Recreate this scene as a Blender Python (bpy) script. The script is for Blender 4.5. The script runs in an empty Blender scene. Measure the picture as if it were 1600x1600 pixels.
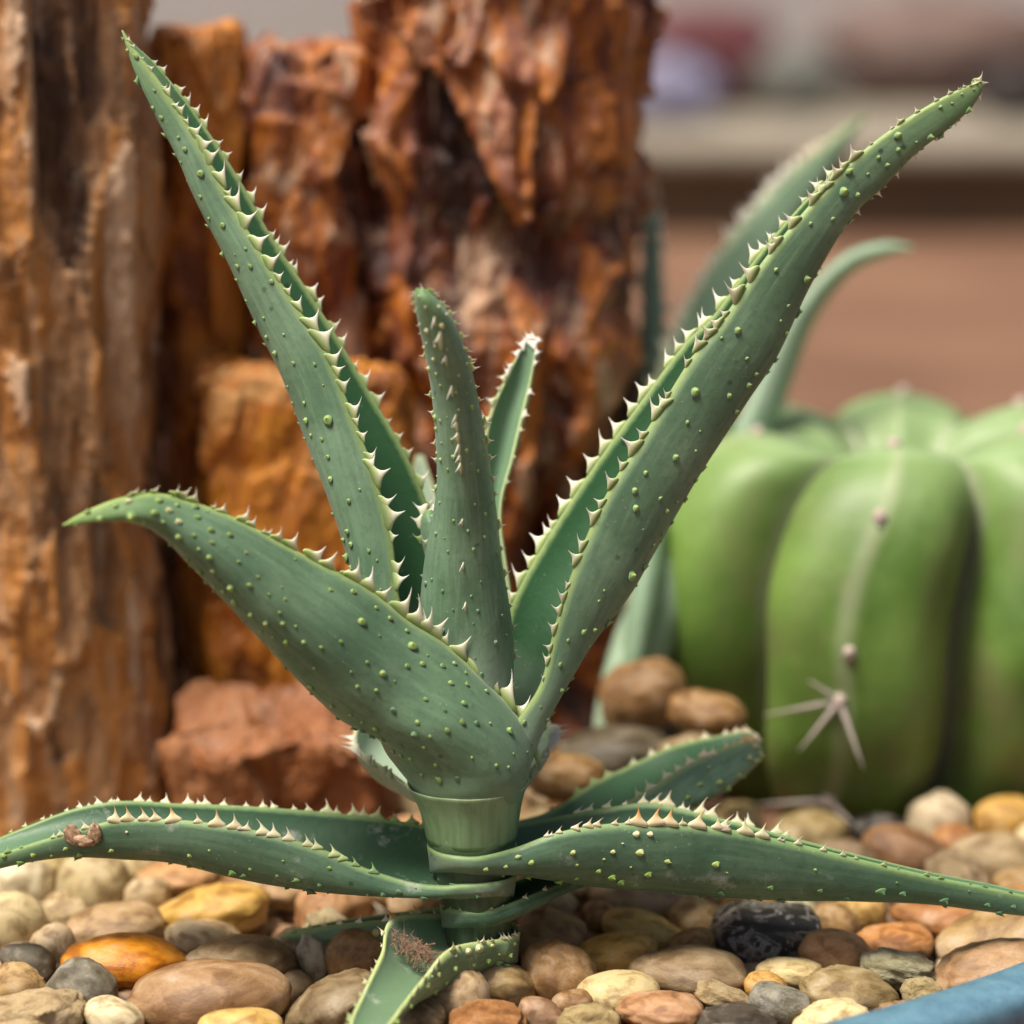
import bpy, bmesh, math, random
import numpy as np
from mathutils import Vector, Matrix, noise as mnoise

# ------------------------------------------------------------------ camera, sky, sun, exposure
scn = bpy.context.scene
COL = scn.collection
R = math.radians
PITCH = R(12.0)
FPX = 1600 * 100.0 / 36.0            # focal length in photo pixels (100 mm lens, 36 mm sensor)
D0 = 0.89                            # metres from the lens to the plant
CT, ST = math.cos(PITCH), math.sin(PITCH)
CZ = 0.02 + D0 * (ST + CT * 700 / FPX)
CY = -D0 * (CT - ST * 700 / FPX)
CAM = np.array([0.0, CY, CZ])
FWD = np.array([0, CT, -ST]); UPV = np.array([0, ST, CT]); RGT = np.array([1.0, 0, 0])

cam_data = bpy.data.cameras.new('camera')
cam_data.lens = 100; cam_data.sensor_width = 36
cam_data.clip_start = 0.02; cam_data.clip_end = 400
cam_data.dof.use_dof = True
cam_data.dof.focus_distance = D0 - 0.012
cam_data.dof.aperture_fstop = 4.2
cam_data.dof.aperture_blades = 9
cam = bpy.data.objects.new('camera', cam_data)
COL.objects.link(cam)
cam.location = CAM
cam.rotation_euler = (math.pi / 2 - PITCH, 0, 0)
scn.camera = cam

SUN_EL, SUN_AZ = R(66), R(-58)       # azimuth measured from behind the camera towards the left
w = bpy.data.worlds.new('World'); scn.world = w; w.use_nodes = True
wn = w.node_tree; wn.nodes.clear()
sky = wn.nodes.new('ShaderNodeTexSky'); sky.sky_type = 'NISHITA'; sky.sun_disc = False
sky.sun_elevation = SUN_EL
sky.air_density = 0.7; sky.dust_density = 6.0; sky.ozone_density = 0.4
bg = wn.nodes.new('ShaderNodeBackground'); bg.inputs['Strength'].default_value = 0.06
wo = wn.nodes.new('ShaderNodeOutputWorld')
wn.links.new(sky.outputs[0], bg.inputs[0]); wn.links.new(bg.outputs[0], wo.inputs[0])
sun_d = bpy.data.lights.new('sun', 'SUN'); sun_d.energy = 3.2; sun_d.angle = R(18); sun_d.color = (1.0, 0.93, 0.82)
sun = bpy.data.objects.new('sun', sun_d); COL.objects.link(sun)
sdir = Vector((math.sin(SUN_AZ) * math.cos(SUN_EL), -math.cos(SUN_AZ) * math.cos(SUN_EL), math.sin(SUN_EL)))  # towards the sun
sun.rotation_euler = sdir.to_track_quat('Z', 'Y').to_euler()
sky.sun_rotation = math.atan2(sdir.x, sdir.y)
scn.view_settings.view_transform = 'Standard'
scn.view_settings.look = 'None'
scn.view_settings.exposure = 0.80
scn.view_settings.gamma = 1.0
scn.view_settings.use_curve_mapping = False

# ------------------------------------------------------------------ helpers
def P(px, py, dmm=0.0):
    dep = D0 + dmm * 0.001
    return CAM + dep * (FWD + RGT * ((px - 800) / FPX) + UPV * ((800 - py) / FPX))

def G(px, py, z=0.0):
    d = FWD + RGT * ((px - 800) / FPX) + UPV * ((800 - py) / FPX)
    return CAM + d * ((z - CZ) / d[2])

def proj(p):
    v = np.asarray(p, float) - CAM
    dep = v @ FWD
    return 800 + FPX * (v @ RGT) / dep, 800 - FPX * (v @ UPV) / dep, dep

def _hash(ix, iy, iz, seed):
    h = (ix * 374761393 + iy * 668265263 + iz * 2147483647 + seed * 974711) & 0xffffffff
    h = ((h ^ (h >> 13)) * 1274126177) & 0xffffffff
    h = ((h ^ (h >> 16)) * 2246822519) & 0xffffffff
    return ((h ^ (h >> 15)) & 0xffffff) / float(0xffffff)

def vnoise(x, y, z, seed=0):
    x, y, z = np.broadcast_arrays(np.asarray(x, float), np.asarray(y, float), np.asarray(z, float))
    ix, iy, iz = np.floor(x).astype(np.int64), np.floor(y).astype(np.int64), np.floor(z).astype(np.int64)
    fx, fy, fz = x - ix, y - iy, z - iz
    fx, fy, fz = fx * fx * (3 - 2 * fx), fy * fy * (3 - 2 * fy), fz * fz * (3 - 2 * fz)
    r = 0
    for a in (0, 1):
        for b in (0, 1):
            for c in (0, 1):
                wgt = (fx if a else 1 - fx) * (fy if b else 1 - fy) * (fz if c else 1 - fz)
                r = r + wgt * _hash(ix + a, iy + b, iz + c, seed)
    return r * 2 - 1

def fbm(x, y, z, octv=4, seed=0):
    r, a, f = 0, 1.0, 1.0
    for o in range(octv):
        r = r + a * vnoise(x * f, y * f, z * f, seed + o * 17)
        a *= 0.5; f *= 2.03
    return r

def worley(x, y, z, seed=0):
    """nearest feature point: random value of the cell, offset to its centre, and the gap to the second nearest"""
    ix, iy, iz = np.floor(x).astype(np.int64), np.floor(y).astype(np.int64), np.floor(z).astype(np.int64)
    best = np.full(x.shape, 1e9); sec = np.full(x.shape, 1e9)
    val = np.zeros(x.shape); ox = np.zeros(x.shape); oy = np.zeros(x.shape); oz = np.zeros(x.shape)
    for a in (-1, 0, 1):
        for b in (-1, 0, 1):
            for c in (-1, 0, 1):
                cx, cy, cz = ix + a, iy + b, iz + c
                dx, dy, dz = cx + _hash(cx, cy, cz, seed) - x, cy + _hash(cx, cy, cz, seed + 1) - y, cz + _hash(cx, cy, cz, seed + 2) - z
                d = dx * dx + dy * dy + dz * dz
                nw = d < best
                sec = np.where(nw, best, np.minimum(sec, d))
                val = np.where(nw, _hash(cx, cy, cz, seed + 3), val)
                ox, oy, oz = np.where(nw, dx, ox), np.where(nw, dy, oy), np.where(nw, dz, oz)
                best = np.where(nw, d, best)
    return val, ox, oy, oz, np.sqrt(sec) - np.sqrt(best)

def mesh_obj(name, verts, faces, mat, parent=None, smooth=True, attrs=None):
    me = bpy.data.meshes.new(name)
    me.from_pydata([tuple(v) for v in verts], [], [tuple(int(i) for i in f) for f in faces])
    if smooth:
        me.polygons.foreach_set('use_smooth', [True] * len(me.polygons))
    if attrs:
        for k, arr in attrs.items():
            a = me.attributes.new(k, 'FLOAT', 'POINT')
            a.data.foreach_set('value', np.asarray(arr, dtype=np.float32).ravel())
    if mat: me.materials.append(mat)
    me.update()
    o = bpy.data.objects.new(name, me); COL.objects.link(o)
    if parent: o.parent = parent
    return o

def tag(o, label=None, cat=None, group=None, kind=None):
    if label: o['label'] = label
    if cat: o['category'] = cat
    if group: o['group'] = group
    if kind: o['kind'] = kind
    return o

def grid_faces(nr, nc, wrap=True, off=0):
    f = []
    m = nc if wrap else nc - 1
    for i in range(nr - 1):
        for j in range(m):
            j2 = (j + 1) % nc
            f.append((off + i * nc + j, off + i * nc + j2, off + (i + 1) * nc + j2, off + (i + 1) * nc + j))
    return f

def crom(ctrl, n):
    c = np.asarray(ctrl, float)
    c = np.vstack([2 * c[0] - c[1], c, 2 * c[-1] - c[-2]])
    m = len(c) - 3
    out = []
    for i in range(n):
        u = i / (n - 1) * m
        k = min(int(u), m - 1); s = u - k
        p0, p1, p2, p3 = c[k], c[k + 1], c[k + 2], c[k + 3]
        out.append(0.5 * ((2 * p1) + (-p0 + p2) * s + (2 * p0 - 5 * p1 + 4 * p2 - p3) * s * s + (-p0 + 3 * p1 - 3 * p2 + p3) * s ** 3))
    return np.array(out)

# ------------------------------------------------------------------ materials
def new_mat(name):
    m = bpy.data.materials.new(name); m.use_nodes = True
    nt = m.node_tree
    b = nt.nodes['Principled BSDF']
    return m, nt, b

def nd(nt, typ, **kw):
    n = nt.nodes.new(typ)
    for k, v in kw.items():
        if k in n.inputs: n.inputs[k].default_value = v
        else: setattr(n, k, v)
    return n

def ramp(nt, src, stops, interp='LINEAR'):
    n = nt.nodes.new('ShaderNodeValToRGB')
    n.color_ramp.interpolation = interp
    el = n.color_ramp.elements
    while len(el) < len(stops): el.new(0.5)
    for e, (p, c) in zip(el, stops):
        e.position = p; e.color = (c[0], c[1], c[2], 1) if hasattr(c, '__len__') else (c, c, c, 1)
    nt.links.new(src, n.inputs[0])
    return n.outputs[0]

def mix(nt, fac, a, b, mode='MIX'):
    n = nt.nodes.new('ShaderNodeMix'); n.data_type = 'RGBA'; n.blend_type = mode
    for idx, v in ((0, fac), (6, a), (7, b)):
        if hasattr(v, 'is_linked'): nt.links.new(v, n.inputs[idx])
        elif hasattr(v, '__len__'): n.inputs[idx].default_value = (v[0], v[1], v[2], 1)
        else: n.inputs[idx].default_value = v if idx == 0 else (v, v, v, 1)
    return n.outputs[2]

def math_n(nt, op, a, b=0.5, clamp=False):
    n = nt.nodes.new('ShaderNodeMath'); n.operation = op; n.use_clamp = clamp
    for i, v in enumerate((a, b)):
        if hasattr(v, 'is_linked'): nt.links.new(v, n.inputs[i])
        else: n.inputs[i].default_value = v
    return n.outputs[0]

def noise_n(nt, vec, scale, detail=4, rough=0.55, dist=0.0):
    n = nd(nt, 'ShaderNodeTexNoise', Scale=scale, Detail=detail, Roughness=rough, Distortion=dist)
    if vec is not None: nt.links.new(vec, n.inputs['Vector'])
    return n.outputs['Fac']

def mapping(nt, vec, scale):
    n = nt.nodes.new('ShaderNodeMapping'); n.inputs['Scale'].default_value = scale
    nt.links.new(vec, n.inputs['Vector']); return n.outputs[0]

def bump(nt, b, hgt, strength, dist):
    n = nt.nodes.new('ShaderNodeBump'); n.inputs['Strength'].default_value = strength; n.inputs['Distance'].default_value = dist
    nt.links.new(hgt, n.inputs['Height']); nt.links.new(n.outputs[0], b.inputs['Normal'])

def attr(nt, name):
    n = nt.nodes.new('ShaderNodeAttribute'); n.attribute_name = name; return n.outputs['Fac']

def leaf_material(name, outer_a, outer_b, inner, edge_c, base_c, dust=0.0, tipc=None, base_len=0.16):
    m, nt, b = new_mat(name)
    geo = nt.nodes.new('ShaderNodeTexCoord').outputs['Object']
    big = noise_n(nt, geo, 38, 3)
    fine = noise_n(nt, geo, 420, 4, 0.65)
    col = mix(nt, ramp(nt, big, [(0.40, 0), (0.60, 1)]), outer_a, outer_b)
    # waxy bloom rubbed off in small flecks
    col = mix(nt, ramp(nt, fine, [(0.50, 0), (0.75, 0.45)]), col, [c * 0.62 for c in outer_a])
    cv = nt.nodes.new('ShaderNodeCombineXYZ')
    nt.links.new(math_n(nt, 'MULTIPLY', attr(nt, 'along'), 14.0), cv.inputs[0]); nt.links.new(math_n(nt, 'MULTIPLY', attr(nt, 'across'), 9.0), cv.inputs[1])
    strk = noise_n(nt, cv.outputs[0], 1.0, 5, 0.6)
    col = mix(nt, ramp(nt, strk, [(0.30, 0.5), (0.50, 0)]), col, [c * 0.74 for c in outer_a])
    col = mix(nt, ramp(nt, strk, [(0.52, 0), (0.72, 0.45)]), col, [min(1, c * 1.2 + 0.02) for c in outer_b])
    t = attr(nt, 'along'); e = attr(nt, 'edge'); inn = attr(nt, 'inner')
    inn_col = mix(nt, big, inner, [c * 1.3 for c in inner])  # inner face, deeper green on most leaves: channel shade painted into the colour
    col = mix(nt, inn, col, inn_col)
    # pale bloom at the base of the blade
    bl = ramp(nt, math_n(nt, 'ADD', t, math_n(nt, 'MULTIPLY', math_n(nt, 'SUBTRACT', big, 0.5), 0.12)), [(base_len * 0.35, 1), (base_len, 0)])
    col = mix(nt, math_n(nt, 'MULTIPLY', bl, 0.85), col, base_c)
    if tipc:
        col = mix(nt, ramp(nt, t, [(0.72, 0), (1.0, 0.8)]), col, tipc)
    # small dark pores
    vo = nd(nt, 'ShaderNodeTexVoronoi', Scale=170.0); nt.links.new(geo, vo.inputs['Vector'])
    spot = math_n(nt, 'MULTIPLY', ramp(nt, vo.outputs['Distance'], [(0.10, 1), (0.20, 0)]), ramp(nt, noise_n(nt, geo, 55, 2), [(0.56, 0), (0.64, 0.75)]))
    col = mix(nt, spot, col, (0.012, 0.035, 0.015))
    # margin: yellow green, cream at the very rim
    em = math_n(nt, 'ADD', e, math_n(nt, 'MULTIPLY', math_n(nt, 'SUBTRACT', fine, 0.5), 0.10))
    col = mix(nt, ramp(nt, em, [(0.86, 0), (0.985, 1)]), col, edge_c)
    if dust > 0:
        dn = noise_n(nt, geo, 75, 6, 0.7)
        col = mix(nt, math_n(nt, 'MULTIPLY', ramp(nt, dn, [(0.58, 0), (0.72, 1)]), dust), col, (0.42, 0.43, 0.38))
    sp = nd(nt, 'ShaderNodeTexVoronoi', Scale=520.0); nt.links.new(geo, sp.inputs['Vector'])
    specks = math_n(nt, 'MULTIPLY', ramp(nt, sp.outputs['Distance'], [(0.07, 1), (0.14, 0)]), ramp(nt, noise_n(nt, geo, 90, 2), [(0.52, 0), (0.62, 0.5)]))
    col = mix(nt, specks, col, (0.45, 0.48, 0.42))
    nt.links.new(col, b.inputs['Base Color'])
    rg = ramp(nt, fine, [(0.3, 0.42), (0.7, 0.60)])
    nt.links.new(rg, b.inputs['Roughness'])
    b.inputs['Specular IOR Level'].default_value = 0.40
    b.inputs['Subsurface Weight'].default_value = 0.18
    b.inputs['Subsurface Radius'].default_value = (0.0016, 0.0030, 0.0010)
    b.inputs['Subsurface Scale'].default_value = 1.0
    b.inputs['Sheen Weight'].default_value = 0.12
    b.inputs['Sheen Tint'].default_value = (0.8, 0.95, 0.9, 1)
    long_n = noise_n(nt, geo, 150, 3)
    h = math_n(nt, 'ADD', math_n(nt, 'MULTIPLY', fine, 0.5), long_n)
    bump(nt, b, h, 0.35, 0.0006)
    return m

LEAFC = {}
def leafm(name, oa, ob, *rest, **kw):
    m = leaf_material(name, oa, ob, *rest, **kw); LEAFC[m.name] = (tuple((x + y) / 2 for x, y in zip(oa, ob)), rest[1]); return m
M_leaf = leafm('aloe_leaf', (0.098, 0.185, 0.102), (0.160, 0.265, 0.158), (0.026, 0.095, 0.034), (0.27, 0.37, 0.13), (0.25, 0.35, 0.25), tipc=(0.16, 0.28, 0.10))
M_leaf_front_shaded = leafm('aloe_leaf_front_shaded', (0.076, 0.150, 0.080), (0.125, 0.215, 0.120), (0.03, 0.10, 0.035), (0.28, 0.39, 0.11), (0.16, 0.26, 0.15), tipc=(0.21, 0.34, 0.07), base_len=0.22)  # leaf green darkened for the front leaf: underside shade put into the colour
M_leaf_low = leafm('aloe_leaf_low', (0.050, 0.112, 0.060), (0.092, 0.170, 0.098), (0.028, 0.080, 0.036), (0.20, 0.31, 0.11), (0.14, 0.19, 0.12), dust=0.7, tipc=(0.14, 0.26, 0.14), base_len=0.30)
M_leaf_pale = leafm('aloe_leaf_pale', (0.22, 0.32, 0.21), (0.28, 0.38, 0.26), (0.30, 0.39, 0.28), (0.50, 0.53, 0.30), (0.36, 0.44, 0.30))
M_leaf_dead = leafm('aloe_leaf_ragged', (0.13, 0.22, 0.10), (0.22, 0.32, 0.16), (0.10, 0.17, 0.09), (0.42, 0.50, 0.20), (0.09, 0.13, 0.07), dust=0.8)
M_leaf_far = leafm('aloe_leaf_far', (0.17, 0.27, 0.16), (0.22, 0.33, 0.21), (0.13, 0.23, 0.13), (0.40, 0.48, 0.24), (0.28, 0.37, 0.28))

def stem_material():
    m, nt, b = new_mat('aloe_sheath')
    geo = nt.nodes.new('ShaderNodeTexCoord').outputs['Object']
    h = attr(nt, 'along')
    streak = noise_n(nt, mapping(nt, geo, (1, 1, 0.08)), 420, 4, 0.6)
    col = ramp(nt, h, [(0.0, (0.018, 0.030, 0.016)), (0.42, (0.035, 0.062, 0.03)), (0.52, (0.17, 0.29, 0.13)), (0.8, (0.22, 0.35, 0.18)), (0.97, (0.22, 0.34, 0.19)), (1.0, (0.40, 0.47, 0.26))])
    col = mix(nt, ramp(nt, streak, [(0.36, 0.40), (0.56, 0)]), col, (0.085, 0.16, 0.065))
    nt.links.new(col, b.inputs['Base Color'])
    b.inputs['Roughness'].default_value = 0.5
    b.inputs['Subsurface Weight'].default_value = 0.12
    b.inputs['Subsurface Radius'].default_value = (0.002, 0.003, 0.001)
    b.inputs['Subsurface Scale'].default_value = 1.0
    bump(nt, b, streak, 0.3, 0.0005)
    return m
M_stem = stem_material()

def tooth_material(name, stops, rough=0.45):
    m, nt, b = new_mat(name)
    tc = nt.nodes.new('ShaderNodeTexCoord')
    sx = nt.nodes.new('ShaderNodeSeparateXYZ'); nt.links.new(tc.outputs['Generated'], sx.inputs[0])
    col = ramp(nt, sx.outputs[2], stops)
    oi = nt.nodes.new('ShaderNodeObjectInfo')
    v = nt.nodes.new('ShaderNodeHueSaturation'); nt.links.new(col, v.inputs['Color'])
    nt.links.new(math_n(nt, 'ADD', math_n(nt, 'MULTIPLY', oi.outputs['Random'], 0.3), 0.85), v.inputs['Value'])
    nt.links.new(v.outputs[0], b.inputs['Base Color'])
    b.inputs['Roughness'].default_value = rough; b.inputs['Specular IOR Level'].default_value = 0.3
    b.inputs['Subsurface Weight'].default_value = 0.4
    b.inputs['Subsurface Radius'].default_value = (0.002, 0.002, 0.001)
    b.inputs['Subsurface Scale'].default_value = 1.0
    return m
def teeth_mats(ce):
    c, e = ce
    g = lambda k, add=(0, 0, 0): tuple(min(1, c[i] * k + add[i]) for i in range(3))
    mid = tuple((c[i] + e[i]) / 2 for i in range(3))
    cream = tooth_material('tooth_cream', [(0.0, mid), (0.16, e), (0.32, (0.50, 0.54, 0.30)), (0.46, (0.80, 0.79, 0.58)), (0.92, (0.90, 0.86, 0.70)), (1.0, (0.72, 0.50, 0.34))])
    oran = tooth_material('tooth_orange', [(0.0, mid), (0.18, e), (0.36, (0.44, 0.50, 0.24)), (0.55, (0.68, 0.67, 0.44)), (0.82, (0.76, 0.66, 0.42)), (0.94, (0.60, 0.26, 0.06)), (1.0, (0.30, 0.09, 0.02))])
    tub = tooth_material('tubercle_skin', [(0.0, c), (0.28, g(1.1, (0.01, 0.02, 0))), (0.50, g(1.2, (0.10, 0.13, -0.04))), (0.75, (0.34, 0.42, 0.15)), (1.0, (0.64, 0.62, 0.38))], 0.6)
    return cream, oran, tub

def rock_material(name, stops, vscale, crust, gloss=(0.28, 0.6), crust_amt=(0.56, 0.70), grain=1.0):
    m, nt, b = new_mat(name)
    geo = nt.nodes.new('ShaderNodeTexCoord').outputs['Object']
    st = mapping(nt, geo, vscale)
    n1 = noise_n(nt, st, 34, 6, 0.62, 0.6)
    n2 = noise_n(nt, mapping(nt, geo, (1, 1, 0.35)), 95, 6, 0.65, 0.3)
    n3 = noise_n(nt, geo, 520, 4, 0.7)
    mixv = math_n(nt, 'ADD', math_n(nt, 'MULTIPLY', n1, 0.72), math_n(nt, 'MULTIPLY', n2, 0.28))
    ch = attr(nt, 'chip')
    mixv = math_n(nt, 'ADD', mixv, math_n(nt, 'MULTIPLY', math_n(nt, 'SUBTRACT', ch, 0.5), 0.30))
    col = ramp(nt, mixv, stops)
    cr = math_n(nt, 'MULTIPLY', ramp(nt, noise_n(nt, st, 60, 7, 0.68, 1.0), [(crust_amt[0], 0), (crust_amt[1], 0.85)]), 1.0)
    col = mix(nt, cr, col, crust)
    col = mix(nt, ramp(nt, n3, [(0.3, 0.35), (0.55, 0)]), col, (0.05, 0.022, 0.010))
    nt.links.new(col, b.inputs['Base Color'])
    nt.links.new(ramp(nt, n2, [(0.35, gloss[0]), (0.65, gloss[1])]), b.inputs['Roughness'])
    b.inputs['Specular IOR Level'].default_value = 0.5
    h = math_n(nt, 'ADD', math_n(nt, 'MULTIPLY', n2, 1.0), math_n(nt, 'MULTIPLY', n3, 0.25 * grain))
    bump(nt, b, h, 0.9, 0.004)
    return m
M_rock_l = rock_material('petrified_tan', [(0.34, (0.061, 0.030, 0.016)), (0.43, (0.270, 0.142, 0.065)), (0.49, (0.567, 0.317, 0.149)), (0.55, (0.608, 0.257, 0.054)), (0.60, (0.378, 0.162, 0.047)), (0.70, (0.783, 0.527, 0.324))], (1, 1, 0.13), (0.66, 0.48, 0.32), (0.35, 0.65), (0.54, 0.62))
M_rock_m = rock_material('petrified_red', [(0.34, (0.031, 0.011, 0.008)), (0.43, (0.119, 0.031, 0.017)), (0.49, (0.308, 0.084, 0.025)), (0.54, (0.588, 0.196, 0.025)), (0.60, (0.210, 0.053, 0.025)), (0.70, (0.672, 0.308, 0.168))], (1, 1, 0.30), (0.60, 0.39, 0.25), (0.10, 0.34), (0.54, 0.60))
M_rock_o = rock_material('petrified_orange', [(0.32, (0.175, 0.050, 0.013)), (0.44, (0.450, 0.144, 0.015)), (0.51, (0.675, 0.263, 0.022)), (0.58, (0.550, 0.181, 0.020)), (0.72, (0.750, 0.400, 0.138))], (1, 1, 0.45), (0.46, 0.26, 0.15), (0.22, 0.5), (0.60, 0.76))
M_rock_ledge = rock_material('petrified_ledge', [(0.32, (0.10, 0.028, 0.009)), (0.44, (0.24, 0.075, 0.018)), (0.54, (0.34, 0.125, 0.038)), (0.68, (0.40, 0.185, 0.085))], (1, 1, 1), (0.38, 0.20, 0.12), (0.25, 0.5))

def pebble_material(name, rough, sss, spots, vein=None, coarse=0.0, gloss=0.4):
    m, nt, b = new_mat(name)
    tc = nt.nodes.new('ShaderNodeTexCoord').outputs['Object']
    oi = nt.nodes.new('ShaderNodeObjectInfo')
    va = nt.nodes.new('ShaderNodeVectorMath'); va.operation = 'ADD'
    sc = nt.nodes.new('ShaderNodeVectorMath'); sc.operation = 'SCALE'; sc.inputs[0].default_value = (7, 11, 5)
    nt.links.new(oi.outputs['Random'], sc.inputs['Scale'])
    nt.links.new(tc, va.inputs[0]); nt.links.new(sc.outputs[0], va.inputs[1])
    v = va.outputs[0]
    n1 = noise_n(nt, v, 1.6, 5, 0.6, 0.5)
    n2 = noise_n(nt, v, 9, 5, 0.7)
    n3 = noise_n(nt, v, 34, 3, 0.6)
    base = oi.outputs['Color']
    dark = mix(nt, 1.0, base, (0.55, 0.48, 0.42), 'MULTIPLY')
    lite = mix(nt, 0.45, base, (0.62, 0.52, 0.40))
    col = mix(nt, ramp(nt, n1, [(0.38, 1), (0.52, 0)]), base, dark)
    col = mix(nt, ramp(nt, n1, [(0.54, 0), (0.70, 0.9)]), col, lite)
    col = mix(nt, ramp(nt, n2, [(0.60, 0), (0.75, spots)]), col, dark)
    col = mix(nt, ramp(nt, n3, [(0.30, spots), (0.42, 0)]), col, (0.10, 0.065, 0.04))
    if vein:
        wv = nd(nt, 'ShaderNodeTexNoise', Scale=2.6, Detail=5.0, Roughness=0.6, Distortion=1.2); nt.links.new(v, wv.inputs['Vector'])
        col = mix(nt, ramp(nt, wv.outputs['Fac'], [(0.50, 0), (0.545, 1), (0.58, 0.2), (0.64, 0)]), col, vein)
    nt.links.new(col, b.inputs['Base Color'])
    nt.links.new(ramp(nt, n2, [(0.3, rough - 0.08), (0.7, rough + 0.12)]), b.inputs['Roughness'])
    b.inputs['Specular IOR Level'].default_value = gloss
    if sss:
        b.inputs['Subsurface Weight'].default_value = sss
        b.inputs['Subsurface Radius'].default_value = (0.006, 0.003, 0.001)
        b.inputs['Subsurface Scale'].default_value = 1.0
    h = math_n(nt, 'ADD', math_n(nt, 'MULTIPLY', n2, 0.5 + coarse), math_n(nt, 'MULTIPLY', n3, 0.35))
    bump(nt, b, h, 0.45 + coarse * 0.3, 0.0012)
    return m
M_peb = {'matte': pebble_material('pebble_matte', 0.44, 0, 0.55),
         'quartz': pebble_material('pebble_quartz', 0.36, 0.35, 0.2, gloss=0.5),
         'black': pebble_material('pebble_black', 0.42, 0, 0.3, vein=(0.28, 0.26, 0.24), gloss=0.45),
         'rough': pebble_material('pebble_rough', 0.68, 0, 0.7, coarse=1.4)}

def soil_material(name, a, b_, c, scale=30):
    m, nt, b = new_mat(name)
    geo = nt.nodes.new('ShaderNodeTexCoord').outputs['Object']
    n1 = noise_n(nt, geo, scale * 0.1, 4); n2 = noise_n(nt, geo, scale * 4, 5, 0.7)
    col = mix(nt, ramp(nt, n1, [(0.35, 0), (0.65, 1)]), a, b_)
    col = mix(nt, ramp(nt, n2, [(0.45, 0), (0.7, 0.7)]), col, c)
    nt.links.new(col, b.inputs['Base Color']); b.inputs['Roughness'].default_value = 0.9
    bump(nt, b, n2, 0.7, 0.006)
    return m
M_soil = soil_material('soil', (0.150, 0.070, 0.036), (0.255, 0.135, 0.074), (0.11, 0.052, 0.030))
M_path = soil_material('path_grey', (0.16, 0.135, 0.12), (0.20, 0.17, 0.155), (0.11, 0.09, 0.08), 12)
M_kerb = soil_material('ledge_stone', (0.235, 0.205, 0.155), (0.28, 0.245, 0.19), (0.20, 0.165, 0.12), 14)

# ------------------------------------------------------------------ setting: ground, path
def sheet(name, x0, x1, y0, y1, z, mat, n=8):
    xs, ys = np.linspace(x0, x1, n), np.linspace(y0, y1, n)
    v = [(x, y, z) for y in ys for x in xs]
    return mesh_obj(name, v, grid_faces(n, n, False), mat)
tag(sheet('ground', -60, 60, -8, 120, 0.0, M_soil), kind='structure')
tag(sheet('path', -60, 60, 4.6, 120, 0.004, M_path), kind='structure')

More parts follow.
